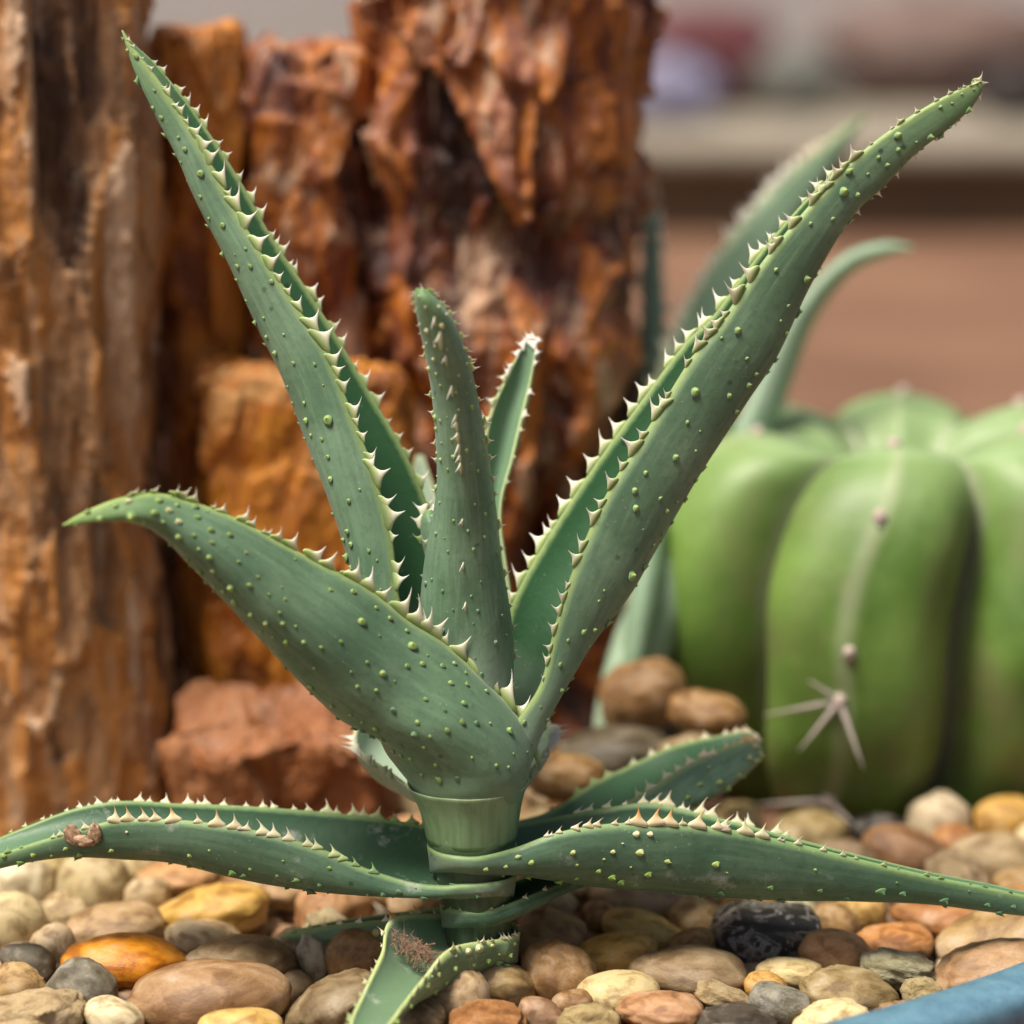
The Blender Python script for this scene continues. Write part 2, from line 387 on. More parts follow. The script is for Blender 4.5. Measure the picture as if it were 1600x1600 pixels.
# ------------------------------------------------------------------ rocks
OBST = []        # (x, y, rx, ry) footprints that pebbles avoid
def rock_column(name, label, xl, xr, yb, ry, ytop, mat, seed, sq=3.2, amp=0.006, ridge=0.005, vst=0.25, top_amp=0.006,
                slope=0.0, jag=0.0, recess=(), nth=260, nz=240, lean=0.0, zmax=None, strata=0.0, bulge=0.0, chip=0.006, fac=26.0, fst=0.45):
    f = G((xl + xr) / 2, yb, 0.018)
    fy = f[1]
    dep = proj((0, fy + ry * 0.5, 0.12))[2]
    x0, x1 = (xl - 800) / FPX * dep, (xr - 800) / FPX * dep
    cx, rx = (x0 + x1) / 2, (x1 - x0) / 2
    cy = fy + ry
    if zmax is None:
        # height whose top front edge projects to ytop
        lo, hi = 0.0, 0.6
        for _ in range(40):
            mid = (lo + hi) / 2
            if proj((cx, fy, mid))[1] > ytop: lo = mid
            else: hi = mid
        zmax = lo
    th = np.linspace(0, 2 * math.pi, nth, endpoint=False)
    c, s = np.cos(th), np.sin(th)
    rr = (np.abs(c) ** sq + np.abs(s) ** sq) ** (-1 / sq)
    vs = np.linspace(0, 1, nz)
    TH, V = np.meshgrid(th, vs)
    C, S, RR = np.cos(TH), np.sin(TH), np.broadcast_to(rr, TH.shape)
    X, Y = rx * RR * C, ry * RR * S
    ztop = zmax + slope * Y / max(ry, 1e-6) + top_amp * fbm(X * 60, Y * 60, 0 * X, 3, seed + 5) + jag * np.floor(vnoise(X * 55, Y * 55, 0 * X, seed + 9) * 2.5) / 2.5
    Z = V * ztop - 0.01 * (1 - V)
    d = amp * fbm((X + cx) * 38, (Y + cy) * 38, Z * 38 * vst, 4, seed)
    rg = 1 - np.abs(vnoise((X + cx) * 62, (Y + cy) * 62, Z * 62 * vst * 0.35, seed + 31))
    d += ridge * (rg - 0.6)
    cell = vnoise((X + cx) * 85, (Y + cy) * 85, Z * 85 * vst, seed + 77)
    d += ridge * 0.9 * np.floor(cell * 3) / 3
    w1, ox, oy, oz, gap = worley((X + cx) * fac + 40, (Y + cy) * fac + 40, Z * fac * fst + 40, seed)
    d += chip * ((w1 - 0.5) * 0.9 + ((w1 * 7.3 % 1) - 0.5) * ox * 1.6 + ((w1 * 13.7 % 1) - 0.5) * oz * 2.6)
    w2, ox2, oy2, oz2, gap2 = worley((X + cx) * fac * 2.7 + 40, (Y + cy) * fac * 2.7 + 40, Z * fac * 2.7 * fst + 40, seed + 50)
    d += chip * 0.42 * ((w2 - 0.5) * 0.9 + ((w2 * 7.3 % 1) - 0.5) * ox2 * 2.0 + ((w2 * 13.7 % 1) - 0.5) * oz2 * 2.8)
    chipv = 0.6 * w1 + 0.4 * w2
    d += 0.0012 * fbm((X + cx) * 210, (Y + cy) * 210, Z * 120, 3, seed + 3)
    if strata:
        d += strata * np.floor(vnoise((X + cx) * 12, (Y + cy) * 12, Z * 46, seed + 11) * 3) / 3
    d += bulge * np.sin(V * math.pi)
    for (pxc, pyc, pw, ph, dd) in recess:      # hollows in the camera side, centre and size in metres along x and z
        d += -dd * np.exp(-(((X + cx) - pxc) / pw) ** 4 - ((Z - pyc) / ph) ** 4) * (S < 0.2)
    nx, ny = C / rx, S / ry
    nx, ny = np.sign(C) * np.abs(C) ** (sq - 1) / rx, np.sign(S) * np.abs(S) ** (sq - 1) / ry
    ln = np.sqrt(nx ** 2 + ny ** 2); nx, ny = nx / ln, ny / ln
    # rounded top edge
    edge = np.clip((V - 0.97) / 0.03, 0, 1) ** 2 * 0.003
    X2 = X + nx * (d - edge) + lean * Z; Y2 = Y + ny * (d - edge)
    verts = [np.stack([X2 + cx, Y2 + cy, Z], -1).reshape(-1, 3)]
    faces = grid_faces(nz, nth)
    off = nz * nth
    # top face rings
    nr = 22
    for k in range(1, nr + 1):
        q = 1 - k / nr * 0.985
        xr_, yr_ = (X2[-1] - lean * Z[-1]) * q, Y2[-1] * q
        zz = zmax + slope * yr_ / max(ry, 1e-6) + top_amp * fbm(xr_ * 60, yr_ * 60, 0 * xr_, 3, seed + 5) + jag * np.floor(vnoise(xr_ * 55, yr_ * 55, 0 * xr_, seed + 9) * 2.5) / 2.5 + 0.0012 * fbm(xr_ * 250, yr_ * 250, 0 * xr_, 2, seed + 8)
        verts.append(np.stack([xr_ + cx + lean * zz, yr_ + cy, zz], -1))
    faces += grid_faces(nr + 1, nth, True, off - nth)
    faces.append([off + (nr - 1) * nth + j for j in range(nth)])
    o = mesh_obj(name, np.vstack(verts), faces, mat, attrs={'chip': np.concatenate([chipv.ravel(), np.full(nr * nth, 0.75)])})
    tag(o, label, 'rock', 'petrified wood behind the aloe')
    OBST.append((cx, cy, rx + 0.004, ry + 0.004))
    return o

rock_column('petrified_log', 'tall tan petrified wood log with vertical grain at the left edge', -330, 240, 1268, 0.050, -160, M_rock_l, 11,
            sq=2.8, amp=0.004, ridge=0.004, vst=0.14, top_amp=0.008, chip=0.007, fac=36, fst=0.22)
rock_column('petrified_log', 'tall reddish brown glossy petrified wood log, the widest, behind the middle leaf', 560, 980, 1177, 0.055, -150, M_rock_m, 23,
            sq=3.4, amp=0.005, ridge=0.003, vst=0.4, top_amp=0.01, strata=0.004, chip=0.014, fac=27, fst=0.48, recess=((0.024, 0.078, 0.017, 0.055, 0.042),))
rock_column('petrified_log', 'short orange brown petrified wood stub beside the tall tan log', 238, 398, 1172, 0.026, 52, M_rock_o, 37, sq=3.0, amp=0.003, ridge=0.002, vst=0.2, top_amp=0.003, chip=0.006, fst=0.3)
rock_column('petrified_log', 'dark brown petrified wood stub with pale flat top in the gap between logs', 392, 575, 1168, 0.028, 78, M_rock_m, 41, sq=3.2, amp=0.003, ridge=0.002, vst=0.4, top_amp=0.004, chip=0.010, fst=0.6)
rock_column('petrified_block', 'squared orange petrified wood block standing under the upper left leaf', 325, 640, 1222, 0.016, 585, M_rock_o, 53, sq=5, amp=0.002, ridge=0.001, vst=0.5, top_amp=0.003, jag=0.004, chip=0.006, fac=22, fst=0.6)
rock_column('petrified_block', 'low reddish ledge of petrified wood with a stepped top behind the stem', 262, 600, 1275, 0.016, 1135, M_rock_ledge, 67, sq=4, amp=0.002, ridge=0.002, vst=0.4, top_amp=0.003, slope=0.011, jag=0.007, nz=90, chip=0.008, fac=28, fst=0.7)

# ------------------------------------------------------------------ aloe plants
rng = random.Random(4)

def tooth_mesh(name, mat, hook, wide, thick, seed, nrg=9, nseg=12, flare=4.2):
    r = random.Random(seed)
    verts, faces = [], []
    ss = [-0.28, -0.10, 0.05, 0.2, 0.36, 0.54, 0.72, 0.88, 0.97]
    for s in ss:
        q = max(0.0, 1 - max(s, 0))
        hw = wide * (0.80 * q ** flare + 0.22 * q) + 0.012
        ht = thick * (0.55 * q ** (flare * 0.7) + 0.45 * q) + 0.010
        if s < 0:
            hw *= 1.0 + (-s) * 0.2; ht *= 1 - 2.2 * (-s)
        cx = hook * max(s, 0) ** 1.8
        for k in range(nseg):
            a = 2 * math.pi * k / nseg
            verts.append((cx + hw * math.cos(a), ht * math.sin(a), s))
    verts.append((hook * 1.04, 0, 1.0))
    faces = grid_faces(len(ss), nseg)
    b = (len(ss) - 1) * nseg
    faces += [(b + k, b + (k + 1) % nseg, len(verts) - 1) for k in range(nseg)]
    faces.append(list(range(nseg - 1, -1, -1)))
    me = bpy.data.meshes.new(name); me.from_pydata(verts, [], faces)
    me.polygons.foreach_set('use_smooth', [True] * len(me.polygons)); me.materials.append(mat)
    return me
TOOTHSETS = {}
def toothsets(mat):
    if mat.name not in TOOTHSETS:
        mc, mo, mt = teeth_mats(LEAFC[mat.name])
        TOOTHSETS[mat.name] = {
            'c': [tooth_mesh('tooth', mc, h, w_, t_, i) for i, (h, w_, t_) in enumerate([(0.35, 0.72, 0.13), (0.58, 0.62, 0.12), (0.18, 0.80, 0.14), (0.44, 0.56, 0.12), (0.75, 0.66, 0.12), (0.05, 0.60, 0.12)])],
            'o': [tooth_mesh('tooth', mo, h, w_, t_, i) for i, (h, w_, t_) in enumerate([(0.20, 0.60, 0.15), (0.38, 0.56, 0.13), (-0.10, 0.62, 0.15), (0.60, 0.55, 0.13)])],
            't': [tooth_mesh('tubercle', mt, h, w_, w_ * 0.8, i, flare=2.0) for i, (h, w_) in enumerate([(0.30, 0.95), (0.75, 0.80), (0.15, 1.25)])]}
    return TOOTHSETS[mat.name]

class Budget:
    def __init__(self): self.tooth = 0; self.tub = 0

def frame(z, x):
    z = z / (np.linalg.norm(z) + 1e-12)
    x = x - z * (x @ z); x = x / (np.linalg.norm(x) + 1e-12)
    y = np.cross(z, x)
    return x, y, z

def build_leaf(plant, base, stations, mat, mode='S', n=150, nphi=26, teeth=(), tubs=0, tub_range=(0.08, 0.97), tub_size=(0.75, 1.25), budget=None,
               seed=0, label=None, toothset='c', fullness=0.92, crown=0, keel_row=None, phi_rng=(0.10, 0.90), singles=True, thick=0.88, keel_tilt=0.0, name='leaf'):
    r = random.Random(seed * 31 + 7)
    TEETH = toothsets(mat); TUB = TEETH['t']
    st = []
    for q in stations:
        e1, e2, s, kin = np.array(q[0], float), np.array(q[1], float), np.array(q[2], float), q[3]
        m = (e1 + e2) / 2
        if mode == 'S' and len(q) < 5:
            v = s[:2] - m[:2]; a = e1[:2] - m[:2]
            lv = np.linalg.norm(v) + 1e-9
            k = max(0.0, 1 - (a @ v / lv / lv) ** 2)
            kp = m[:2] + v * max(math.sqrt(k), 0.35)
            K = P(kp[0], kp[1], s[2])
        else:
            K = P(*s)
        st.append(np.concatenate([P(*e1), P(*e2), K, [kin]]))
    c = crom(st, n)
    E1, E2, K, kin = c[:, 0:3] - base, c[:, 3:6] - base, c[:, 6:9] - base, np.clip(c[:, 9], 0, 0.95) * np.interp(np.linspace(0, 1, n), [0, 0.12, 0.25, 1], [1, 1, thick, thick])
    M = (E1 + E2) / 2
    A, B = E1 - M, K - M
    T = np.gradient(M, axis=0); T /= np.linalg.norm(T, axis=1)[:, None] + 1e-12
    phi = np.linspace(0, math.pi, nphi + 1)
    cp = np.sign(np.cos(phi)) * np.abs(np.cos(phi)) ** fullness
    sp = np.abs(np.sin(phi)) ** fullness
    out = M[:, None, :] + A[:, None, :] * cp[None, :, None] + B[:, None, :] * sp[None, :, None]
    # slow unevenness of the flesh
    t = np.linspace(0, 1, n)
    wob = 0.035 * fbm(t[:, None] * 9 + 0 * phi[None], phi[None] * 1.6 + 0 * t[:, None], seed * 3.1 + 0 * out[..., 0], 3, seed)
    ctr = M + B * 0.5
    out = out + (out - ctr[:, None, :]) * (wob * np.sin(phi)[None, :])[..., None]
    la = np.linalg.norm(A, axis=1)
    rim = np.minimum(0.0011, la * 0.2)[:, None, None]
    ah = A / (la[:, None] + 1e-9)
    cin = cp[::-1]; sin_ = sp[::-1]
    A_in = A - ah * rim[:, 0, :]
    inn = M[:, None, :] + A_in[:, None, :] * cin[None, :, None] + B[:, None, :] * (sin_[None, :] * kin[:, None])[..., None]
    ring = np.concatenate([out, inn], axis=1)
    nc = ring.shape[1]
    verts = ring.reshape(-1, 3)
    faces = grid_faces(n, nc)
    faces.append([nc - 1 - j for j in range(nc)])
    faces.append([(n - 1) * nc + j for j in range(nc)])
    edge = np.concatenate([np.abs(np.cos(phi)), np.abs(np.cos(phi[::-1]))])
    # width of the coloured margin is constant in millimetres, not in phi
    lamina = np.linalg.norm(B, axis=1) + la
    dist = np.concatenate([np.minimum(phi, math.pi - phi), np.minimum(phi, math.pi - phi)[::-1]])[None, :] * lamina[:, None] * 0.6
    edgea = np.clip(1 - dist / 0.0022 * 0.14, 0, 1)
    along = np.repeat(t, nc)
    inner = np.tile(np.concatenate([np.zeros(nphi + 1), np.ones(nphi + 1)]), n)
    # fade the inner colour in from the rim
    leaf = mesh_obj(name, verts, faces, mat, plant, attrs={'along': along, 'edge': edgea.ravel(), 'inner': inner, 'across': np.tile(np.concatenate([phi, phi[::-1] + 5]), n)})
    if label: leaf['label'] = label
    joined = {'tooth': ([], []), 'tubercle': ([], [])}

    def put(kind, me, pos, x, y, z, sc):
        use = singles and budget and getattr(budget, 'tooth' if kind == 'tooth' else 'tub') < (285 if kind == 'tooth' else 285)
        mtx = Matrix(((x[0] * sc, y[0] * sc, z[0] * sc, pos[0]), (x[1] * sc, y[1] * sc, z[1] * sc, pos[1]), (x[2] * sc, y[2] * sc, z[2] * sc, pos[2]), (0, 0, 0, 1)))
        if use:
            o = bpy.data.objects.new(kind, me); COL.objects.link(o); o.parent = leaf; o.matrix_local = mtx
            if kind == 'tooth': budget.tooth += 1
            else: budget.tub += 1
        else:
            V, F = joined[kind]
            off = len(V)
            V.extend([tuple(mtx @ v.co) for v in me.vertices]); F.extend([[off + i for i in p.vertices] for p in me.polygons])

    for spec in teeth:
        which, t0, t1, cnt, sizes, wa, wb = spec[:7]
        for k in range(cnt):
            tt = t0 + (t1 - t0) * (k + r.uniform(-0.28, 0.28)) / max(cnt - 1, 1)
            tt = min(max(tt, 0.0), 0.995)
            i = int(tt * (n - 1))
            u = (tt - t0) / (t1 - t0)
            sz = np.interp(u, np.linspace(0, 1, len(sizes)), sizes) * r.choice([0.55, 0.75, 0.9, 1.0, 1.05, 1.15, 1.25]) * 0.001
            sgn = 1 if which == 1 else -1
            pos = (E1 if which == 1 else E2)[i]
            a = A[i] * sgn; a = a / (np.linalg.norm(a) + 1e-12)
            bb = -B[i] / (np.linalg.norm(B[i]) + 1e-12)
            z = a * wa + bb * wb + np.array([r.uniform(-.16, .16) for _ in range(3)]) + T[i] * r.uniform(-0.15, 0.2)
            x, y, z = frame(z, T[i])
            put('tooth', r.choice(TEETH[toothset]), pos + z * sz * 0.10, x, y, z, sz)
            if r.random() < 0.10:       # doubled tooth
                put('tooth', r.choice(TEETH[toothset]), pos + T[i] * sz * 0.7, x, y, frame(z + T[i] * 0.5, T[i])[2], sz * 0.75)
    if crown:
        i = n - 2
        for k in range(crown):
            ang = 2 * math.pi * k / crown
            sd = A[n - 6] / (np.linalg.norm(A[n - 6]) + 1e-9) * math.cos(ang) + B[n - 6] / (np.linalg.norm(B[n - 6]) + 1e-9) * math.sin(ang)
            x, y, z = frame(T[i] * 1.2 + sd * r.uniform(0.3, 0.9), sd)
            put('tooth', r.choice(TEETH[toothset]), M[i] - T[i] * r.uniform(0.0, 0.004) + sd * 0.0004, x, y, z, r.uniform(2.4, 3.6) * 0.001)
    if keel_row:
        for tt, sz in keel_row:
            i = int(tt * (n - 1)); pos = M[i] + B[i]
            nrm = B[i] / np.linalg.norm(B[i])
            x, y, z = frame(nrm * 1.0 - RGT * keel_tilt - T[i] * 0.15, -T[i])
            put('tooth', r.choice(TEETH[toothset]), pos - z * 0.0003, x, y, z, sz * 0.001)
    pts = []
    tries = 0
    while len(pts) < tubs and tries < tubs * 60:
        tries += 1
        tt = r.uniform(*tub_range)
        ph = r.uniform(*phi_rng)
        ph = (round(ph * 9 + r.uniform(-0.25, 0.25), 2)) / 9 * math.pi       # loose rows
        i = int(tt * (n - 1))
        j = min(max(int(ph / math.pi * nphi), 1), nphi - 1)
        pos = out[i, j]
        if any((pos - q) @ (pos - q) < 0.0036 ** 2 for q in pts): continue
        i2 = min(max(i, 1), n - 2)
        nr = np.cross(out[i2 + 1, j] - out[i2 - 1, j], out[i, j + 1] - out[i, j - 1])
        if nr @ (pos - ctr[i]) < 0: nr = -nr
        if np.linalg.norm(nr) < 1e-12: continue
        pts.append(pos)
        x, y, z = frame(nr / np.linalg.norm(nr) + T[i] * 0.35, T[i])
        put('tubercle', r.choice(TUB), pos + z * 0.00008, x, y, z, r.uniform(*tub_size) * r.choice([0.55, 0.8, 1.0, 1.1, 1.45]) * 0.00098)
    for kind, (V, F) in joined.items():
        if V:
            o = mesh_obj('teeth' if kind == 'tooth' else 'tubercles', V, F, (TEETH[toothset][0] if kind == 'tooth' else TUB[0]).materials[0], leaf)
            o['kind'] = 'stuff'
    return leaf

base = P(745, 1500, 0); base[2] = 0.0
aloe = bpy.data.objects.new('aloe_plant', None); COL.objects.link(aloe); aloe.location = base
tag(aloe, 'sharp spiny blue green aloe with cream teeth growing from pebbles in the centre', 'plant')
BD = Budget()

def lf(*rows):
    """stations: E1x,E1y,d1, E2x,E2y,d2, Kx,Ky,dk, hollow"""
    return [((r_[0], r_[1], r_[2]), (r_[3], r_[4], r_[5]), (r_[6], r_[7], r_[8]), r_[9]) for r_ in rows]

# stem and the cup-shaped sheath: a lathe round the plant's axis
def lathe(name, rings, mat, parent, attr_vals, nseg=72, inner=None, seed=0):
    V, al = [], []
    for (px, py, d, rad), a in zip(rings, attr_vals):
        c = P(px, py, d) - base
        for k in range(nseg):
            th = 2 * math.pi * k / nseg
            wv = 1 + 0.022 * math.sin(2 * th + seed) + 0.012 * math.sin(5 * th + seed * 2 + py * 0.02) + 0.006 * math.sin(11 * th + seed + py * 0.03)
            V.append((c[0] + rad * wv * math.cos(th), c[1] + rad * wv * math.sin(th), c[2])); al.append(a)
    F = grid_faces(len(rings), nseg)
    F.append(list(range(nseg - 1, -1, -1))); F.append([(len(rings) - 1) * nseg + k for k in range(nseg)])
    return mesh_obj(name, V, F, mat, parent, attrs={'along': al})
mm = 0.0002
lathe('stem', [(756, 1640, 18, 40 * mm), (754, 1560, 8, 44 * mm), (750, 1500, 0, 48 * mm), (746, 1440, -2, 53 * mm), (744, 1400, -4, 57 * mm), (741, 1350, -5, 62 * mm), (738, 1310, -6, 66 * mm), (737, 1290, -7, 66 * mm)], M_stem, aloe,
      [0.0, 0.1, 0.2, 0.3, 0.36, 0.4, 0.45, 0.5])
# cup: outer wall, rim, then inner wall
cup = [(737, 1309, -6, 67), (736.5, 1302, -6, 69.5), (736, 1285, -6.5, 72), (734, 1262, -7, 77), (732, 1243, -7.5, 83), (730.5, 1229, -8, 89), (730, 1223, -8, 92.5), (730, 1221.5, -8, 92), (730, 1224, -8, 88), (731, 1240, -7.5, 80)]
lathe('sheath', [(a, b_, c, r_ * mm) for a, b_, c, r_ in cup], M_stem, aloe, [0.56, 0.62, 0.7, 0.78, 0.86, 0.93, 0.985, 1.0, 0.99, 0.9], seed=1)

# lower leaf bases clasp the stem as collars
for (cx_, cy_, d_, r_, sd) in ((738, 1321, -6, 68, 2), (743, 1364, -5, 62, 3), (746, 1408, -3, 57, 4)):
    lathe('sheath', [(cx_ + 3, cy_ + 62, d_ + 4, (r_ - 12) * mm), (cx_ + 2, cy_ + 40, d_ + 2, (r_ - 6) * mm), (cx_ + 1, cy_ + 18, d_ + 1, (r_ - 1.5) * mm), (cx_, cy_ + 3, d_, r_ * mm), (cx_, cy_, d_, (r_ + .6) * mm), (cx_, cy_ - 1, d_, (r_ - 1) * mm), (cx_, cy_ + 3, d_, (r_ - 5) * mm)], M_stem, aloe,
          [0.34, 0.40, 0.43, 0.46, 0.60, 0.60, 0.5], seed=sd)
# upper left leaf
L1 = lf((700, 1180, -6, 745, 1175, 12, 672, 1190, 2, .9), (655, 1050, -10, 735, 1040, 18, 605, 1050, 3, .88), (622, 935, -11, 700, 915, 20, 562, 938, 4, .86), (609, 830, -11, 672, 800, 20, 538, 852, 4, .84),
        (577, 720, -11, 632, 705, 18, 502, 750, 3, .82), (545, 635, -10, 580, 617, 16, 473, 677, 3, .80), (510, 550, -9, 533, 536, 14, 440, 590, 2, .78), (456, 468, -8, 482, 455, 12, 397, 500, 2, .75),
        (403, 388, -7, 428, 375, 10, 357, 412, 1, .72), (352, 298, -5, 378, 286, 7.5, 310, 322, 1, .62), (312, 225, -4, 333, 216, 5.5, 276, 246, 0, .45), (272, 162, -3, 287, 152, 4, 243, 182, 0, .2),
        (232, 105, -2, 242, 99, 2.2, 213, 118, 0, .05), (205, 70, -1, 209, 68, 1, 199, 78, 0, .0), (191, 47, 0, 192, 47, .2, 190, 48, 0, .0))
build_leaf(aloe, base, L1, M_leaf, teeth=[(1, .16, .80, 30, [4.4, 4.8, 4.8, 4.4, 2.8], 0.25, 1.0), (2, .20, .86, 27, [3.6, 3.6, 3.0, 2.0], 0.5, 1.0), (1, .82, .95, 5, [1.8, 1.2], 0.4, 1.0)], tubs=86, budget=BD, seed=1, phi_rng=(0.06, 0.62))
# upper right leaf
L2 = lf((770, 1225, -4, 770, 1190, 12, 820, 1228, 0, .9), (802, 1140, -9, 762, 1100, 15, 845, 1150, 1, .88), (846, 1070, -11, 785, 1010, 17, 885, 1068, 3, .87), (870, 975, -12, 803, 935, 17, 932, 992, 4, .86),
        (902, 878, -12, 853, 843, 17, 985, 924, 4, .84), (950, 770, -12, 914, 748, 16, 1043, 830, 4, .82), (1010, 675, -11, 980, 656, 14, 1098, 735, 3, .80), (1085, 553, -10, 1066, 541, 12, 1172, 622, 3, .75),
        (1125, 505, -9, 1112, 496, 10, 1213, 558, 2, .70), (1195, 405, -8, 1185, 398, 8, 1266, 448, 2, .60), (1275, 310, -6, 1268, 303, 6, 1330, 342, 1, .40), (1332, 250, -5, 1332, 248, 5, 1383, 290, 1, .25),
        (1395, 200, -4, 1398, 203, 4, 1431, 240, 0, .1), (1458, 160, -3, 1462, 166, 3, 1485, 199, 0, .05), (1507, 136, -2, 1510, 141, 2, 1523, 162, 0, .0), (1536, 128, -.8, 1535, 126, .8, 1538, 133, 0, .0))
build_leaf(aloe, base, L2, M_leaf, teeth=[(1, .14, .74, 33, [2.4, 4.0, 4.8, 4.8, 3.6], 0.25, 1.0), (1, .77, .97, 9, [2.2, 1.6, 1.4], 0.4, 1.0), (2, .16, .70, 27, [4.2, 4.8, 4.8, 4.2, 2.8], 0.35, 1.0)], tubs=100, budget=BD, seed=2, crown=6, keel_row=[(.62, 1.6), (.68, 2.2), (.72, 2.6), (.76, 2.2), (.80, 2.8), (.84, 2.0), (.88, 2.2), (.92, 1.8), (.96, 1.8)], phi_rng=(0.05, 0.66))
# front left leaf
L4 = lf((815, 1244, -7, 649, 1244, -7, 732, 1264, -22, .95), (822, 1222, -7, 640, 1222, -7, 731, 1246, -25.5, .94), (832, 1165, -3, 612, 1178, 2, 722, 1222, -27, .92), (806, 1112, -8, 598, 1140, 10, 690, 1204, -28, .90), (745, 1050, -14, 580, 1085, 14, 640, 1165, -30, .86), (690, 1000, -18, 545, 1048, 12, 563, 1140, -29, .80),
        (640, 968, -22, 520, 1015, 8, 520, 1106, -32, .75), (570, 915, -28, 470, 955, 2, 463, 1050, -37, .7), (500, 880, -33, 415, 910, -6, 403, 988, -42, .65), (430, 842, -38, 355, 868, -14, 350, 932, -46, .6),
        (365, 808, -43, 305, 828, -24, 299, 880, -50, .5), (300, 783, -47, 255, 797, -34, 250, 836, -53, .4), (240, 770, -52, 205, 781, -43, 203, 817, -57, .25), (180, 780, -57, 160, 788, -52, 158, 816, -60, .1),
        (132, 800, -61, 122, 804, -59, 124, 819, -62, .0), (98, 819, -64, 98, 820, -63.6, 98, 822, -64, .0))
L4 = [q + ('K',) if i < 5 else q for i, q in enumerate(L4)]
build_leaf(aloe, base, L4, M_leaf_front_shaded, teeth=[(1, .13, .84, 33, [4.6, 6.2, 6.4, 5.4, 4.4, 3.4, 2.6], 0.75, 0.8), (2, .25, .8, 14, [2, 2.4, 2.4, 2], 0.7, 0.2)], tubs=125, tub_range=(0.14, 0.97), budget=BD, seed=4, phi_rng=(0.05, 0.70))
# middle leaf
L3 = lf((690, 1180, 2, 795, 1180, 2, 742, 1185, -14, .85), (657, 1030, 2, 803, 1045, 2, 732, 1035, -15, .8), (655, 960, 0, 799, 965, 0, 728, 960, -17, .75), (664, 870, -4, 785, 880, -4, 724, 872, -20, .7),
        (682, 770, -10, 773, 775, -10, 722, 770, -26, .6), (681, 690, -16, 760, 692, -16, 717, 690, -32, .5), (673, 605, -24, 744, 608, -24, 706, 606, -39, .4), (662, 545, -32, 729, 550, -32, 694, 548, -46, .3),
        (652, 497, -40, 708, 500, -40, 679, 500, -51, .2), (647, 466, -45, 686, 470, -45, 666, 470, -53, .1), (650, 450, -49, 668, 452, -49, 658, 452, -52, .0))
build_leaf(aloe, base, L3, M_leaf, mode='K', teeth=[(1, .08, .97, 20, [1.6, 1.8, 1.6, 1.6], 1.0, 0.2), (2, .08, .97, 26, [1.7, 2.0, 2.2, 1.8], 1.0, 0.2)], tubs=80, tub_size=(0.5, 0.9), budget=BD, seed=3, crown=4, keel_tilt=0.45,
           keel_row=[(.22, 3.0), (.29, 3.4), (.36, 3.0), (.455, 3.9), (.475, 3.6), (.495, 4.5), (.515, 4.8), (.535, 4.5), (.55, 3.6), (.60, 3.9), (.68, 3.6), (.74, 5.1), (.80, 3.3)])
# leaf behind the middle one
L6 = lf((722, 1120, 20, 800, 1120, 20, 765, 1120, 32, .6), (727, 950, 24, 800, 950, 22, 770, 950, 36, .6), (742, 800, 27, 783, 805, 24, 770, 805, 38, .6), (753, 705, 29, 802, 718, 26, 788, 712, 39, .6),
        (767, 640, 30, 817, 655, 28, 804, 650, 39, .55), (789, 592, 31, 829, 602, 30, 818, 600, 38, .5), (811, 550, 32, 837, 556, 31, 828, 555, 36, .3), (830, 526, 33, 840, 528, 32.5, 836, 528, 34, .0))
build_leaf(aloe, base, L6, M_leaf_far, mode='K', teeth=[(1, .35, .98, 11, [2.4, 2.8, 2.6], 1.0, 0.1), (2, .35, .98, 8, [1.8, 2.0, 2.0], 1.0, 0.1)], tubs=26, budget=BD, seed=6, crown=2)
# young leaf in the heart of the rosette
L13 = lf((672, 900, 6, 700, 900, 6, 686, 900, -2, .4), (660, 850, 6, 690, 850, 6, 676, 850, -1, .4), (657, 815, 6, 684, 815, 6, 672, 815, 0, .2), (663, 797, 6, 676, 797, 6, 670, 797, 3, .0))
build_leaf(aloe, base, L13, M_leaf, mode='K', n=60, teeth=[(1, .45, .98, 3, [3.4, 3.2], 1.0, 0.2), (2, .7, .98, 2, [2.6, 2.6], 1, .2)], budget=BD, seed=13, crown=3)
# clasping leaf whose rim shows on both sides of the front leaf
L5 = lf((812, 1232, 2, 650, 1240, 2, 735, 1275, 8, .85), (838, 1196, 12, 606, 1206, 10, 725, 1262, 24, .88), (866, 1150, 24, 556, 1168, 22, 712, 1240, 44, .9), (850, 1112, 45, 560, 1120, 46, 705, 1185, 66, .85),
        (800, 1040, 66, 600, 1040, 66, 698, 1060, 84, .75), (740, 930, 82, 640, 930, 82, 684, 930, 98, .6), (700, 820, 94, 645, 820, 94, 670, 820, 104, .4), (678, 760, 98, 640, 760, 98, 660, 760, 106, .2), (662, 712, 100, 650, 712, 100, 656, 712, 102, .0))
build_leaf(aloe, base, L5, M_leaf_pale, mode='K', teeth=[(1, .10, .30, 9, [3.0, 4.2, 4.4], 1.0, 0.15), (2, .12, .30, 8, [3.2, 4.6, 4.6], 1.0, 0.1)], budget=BD, seed=5)
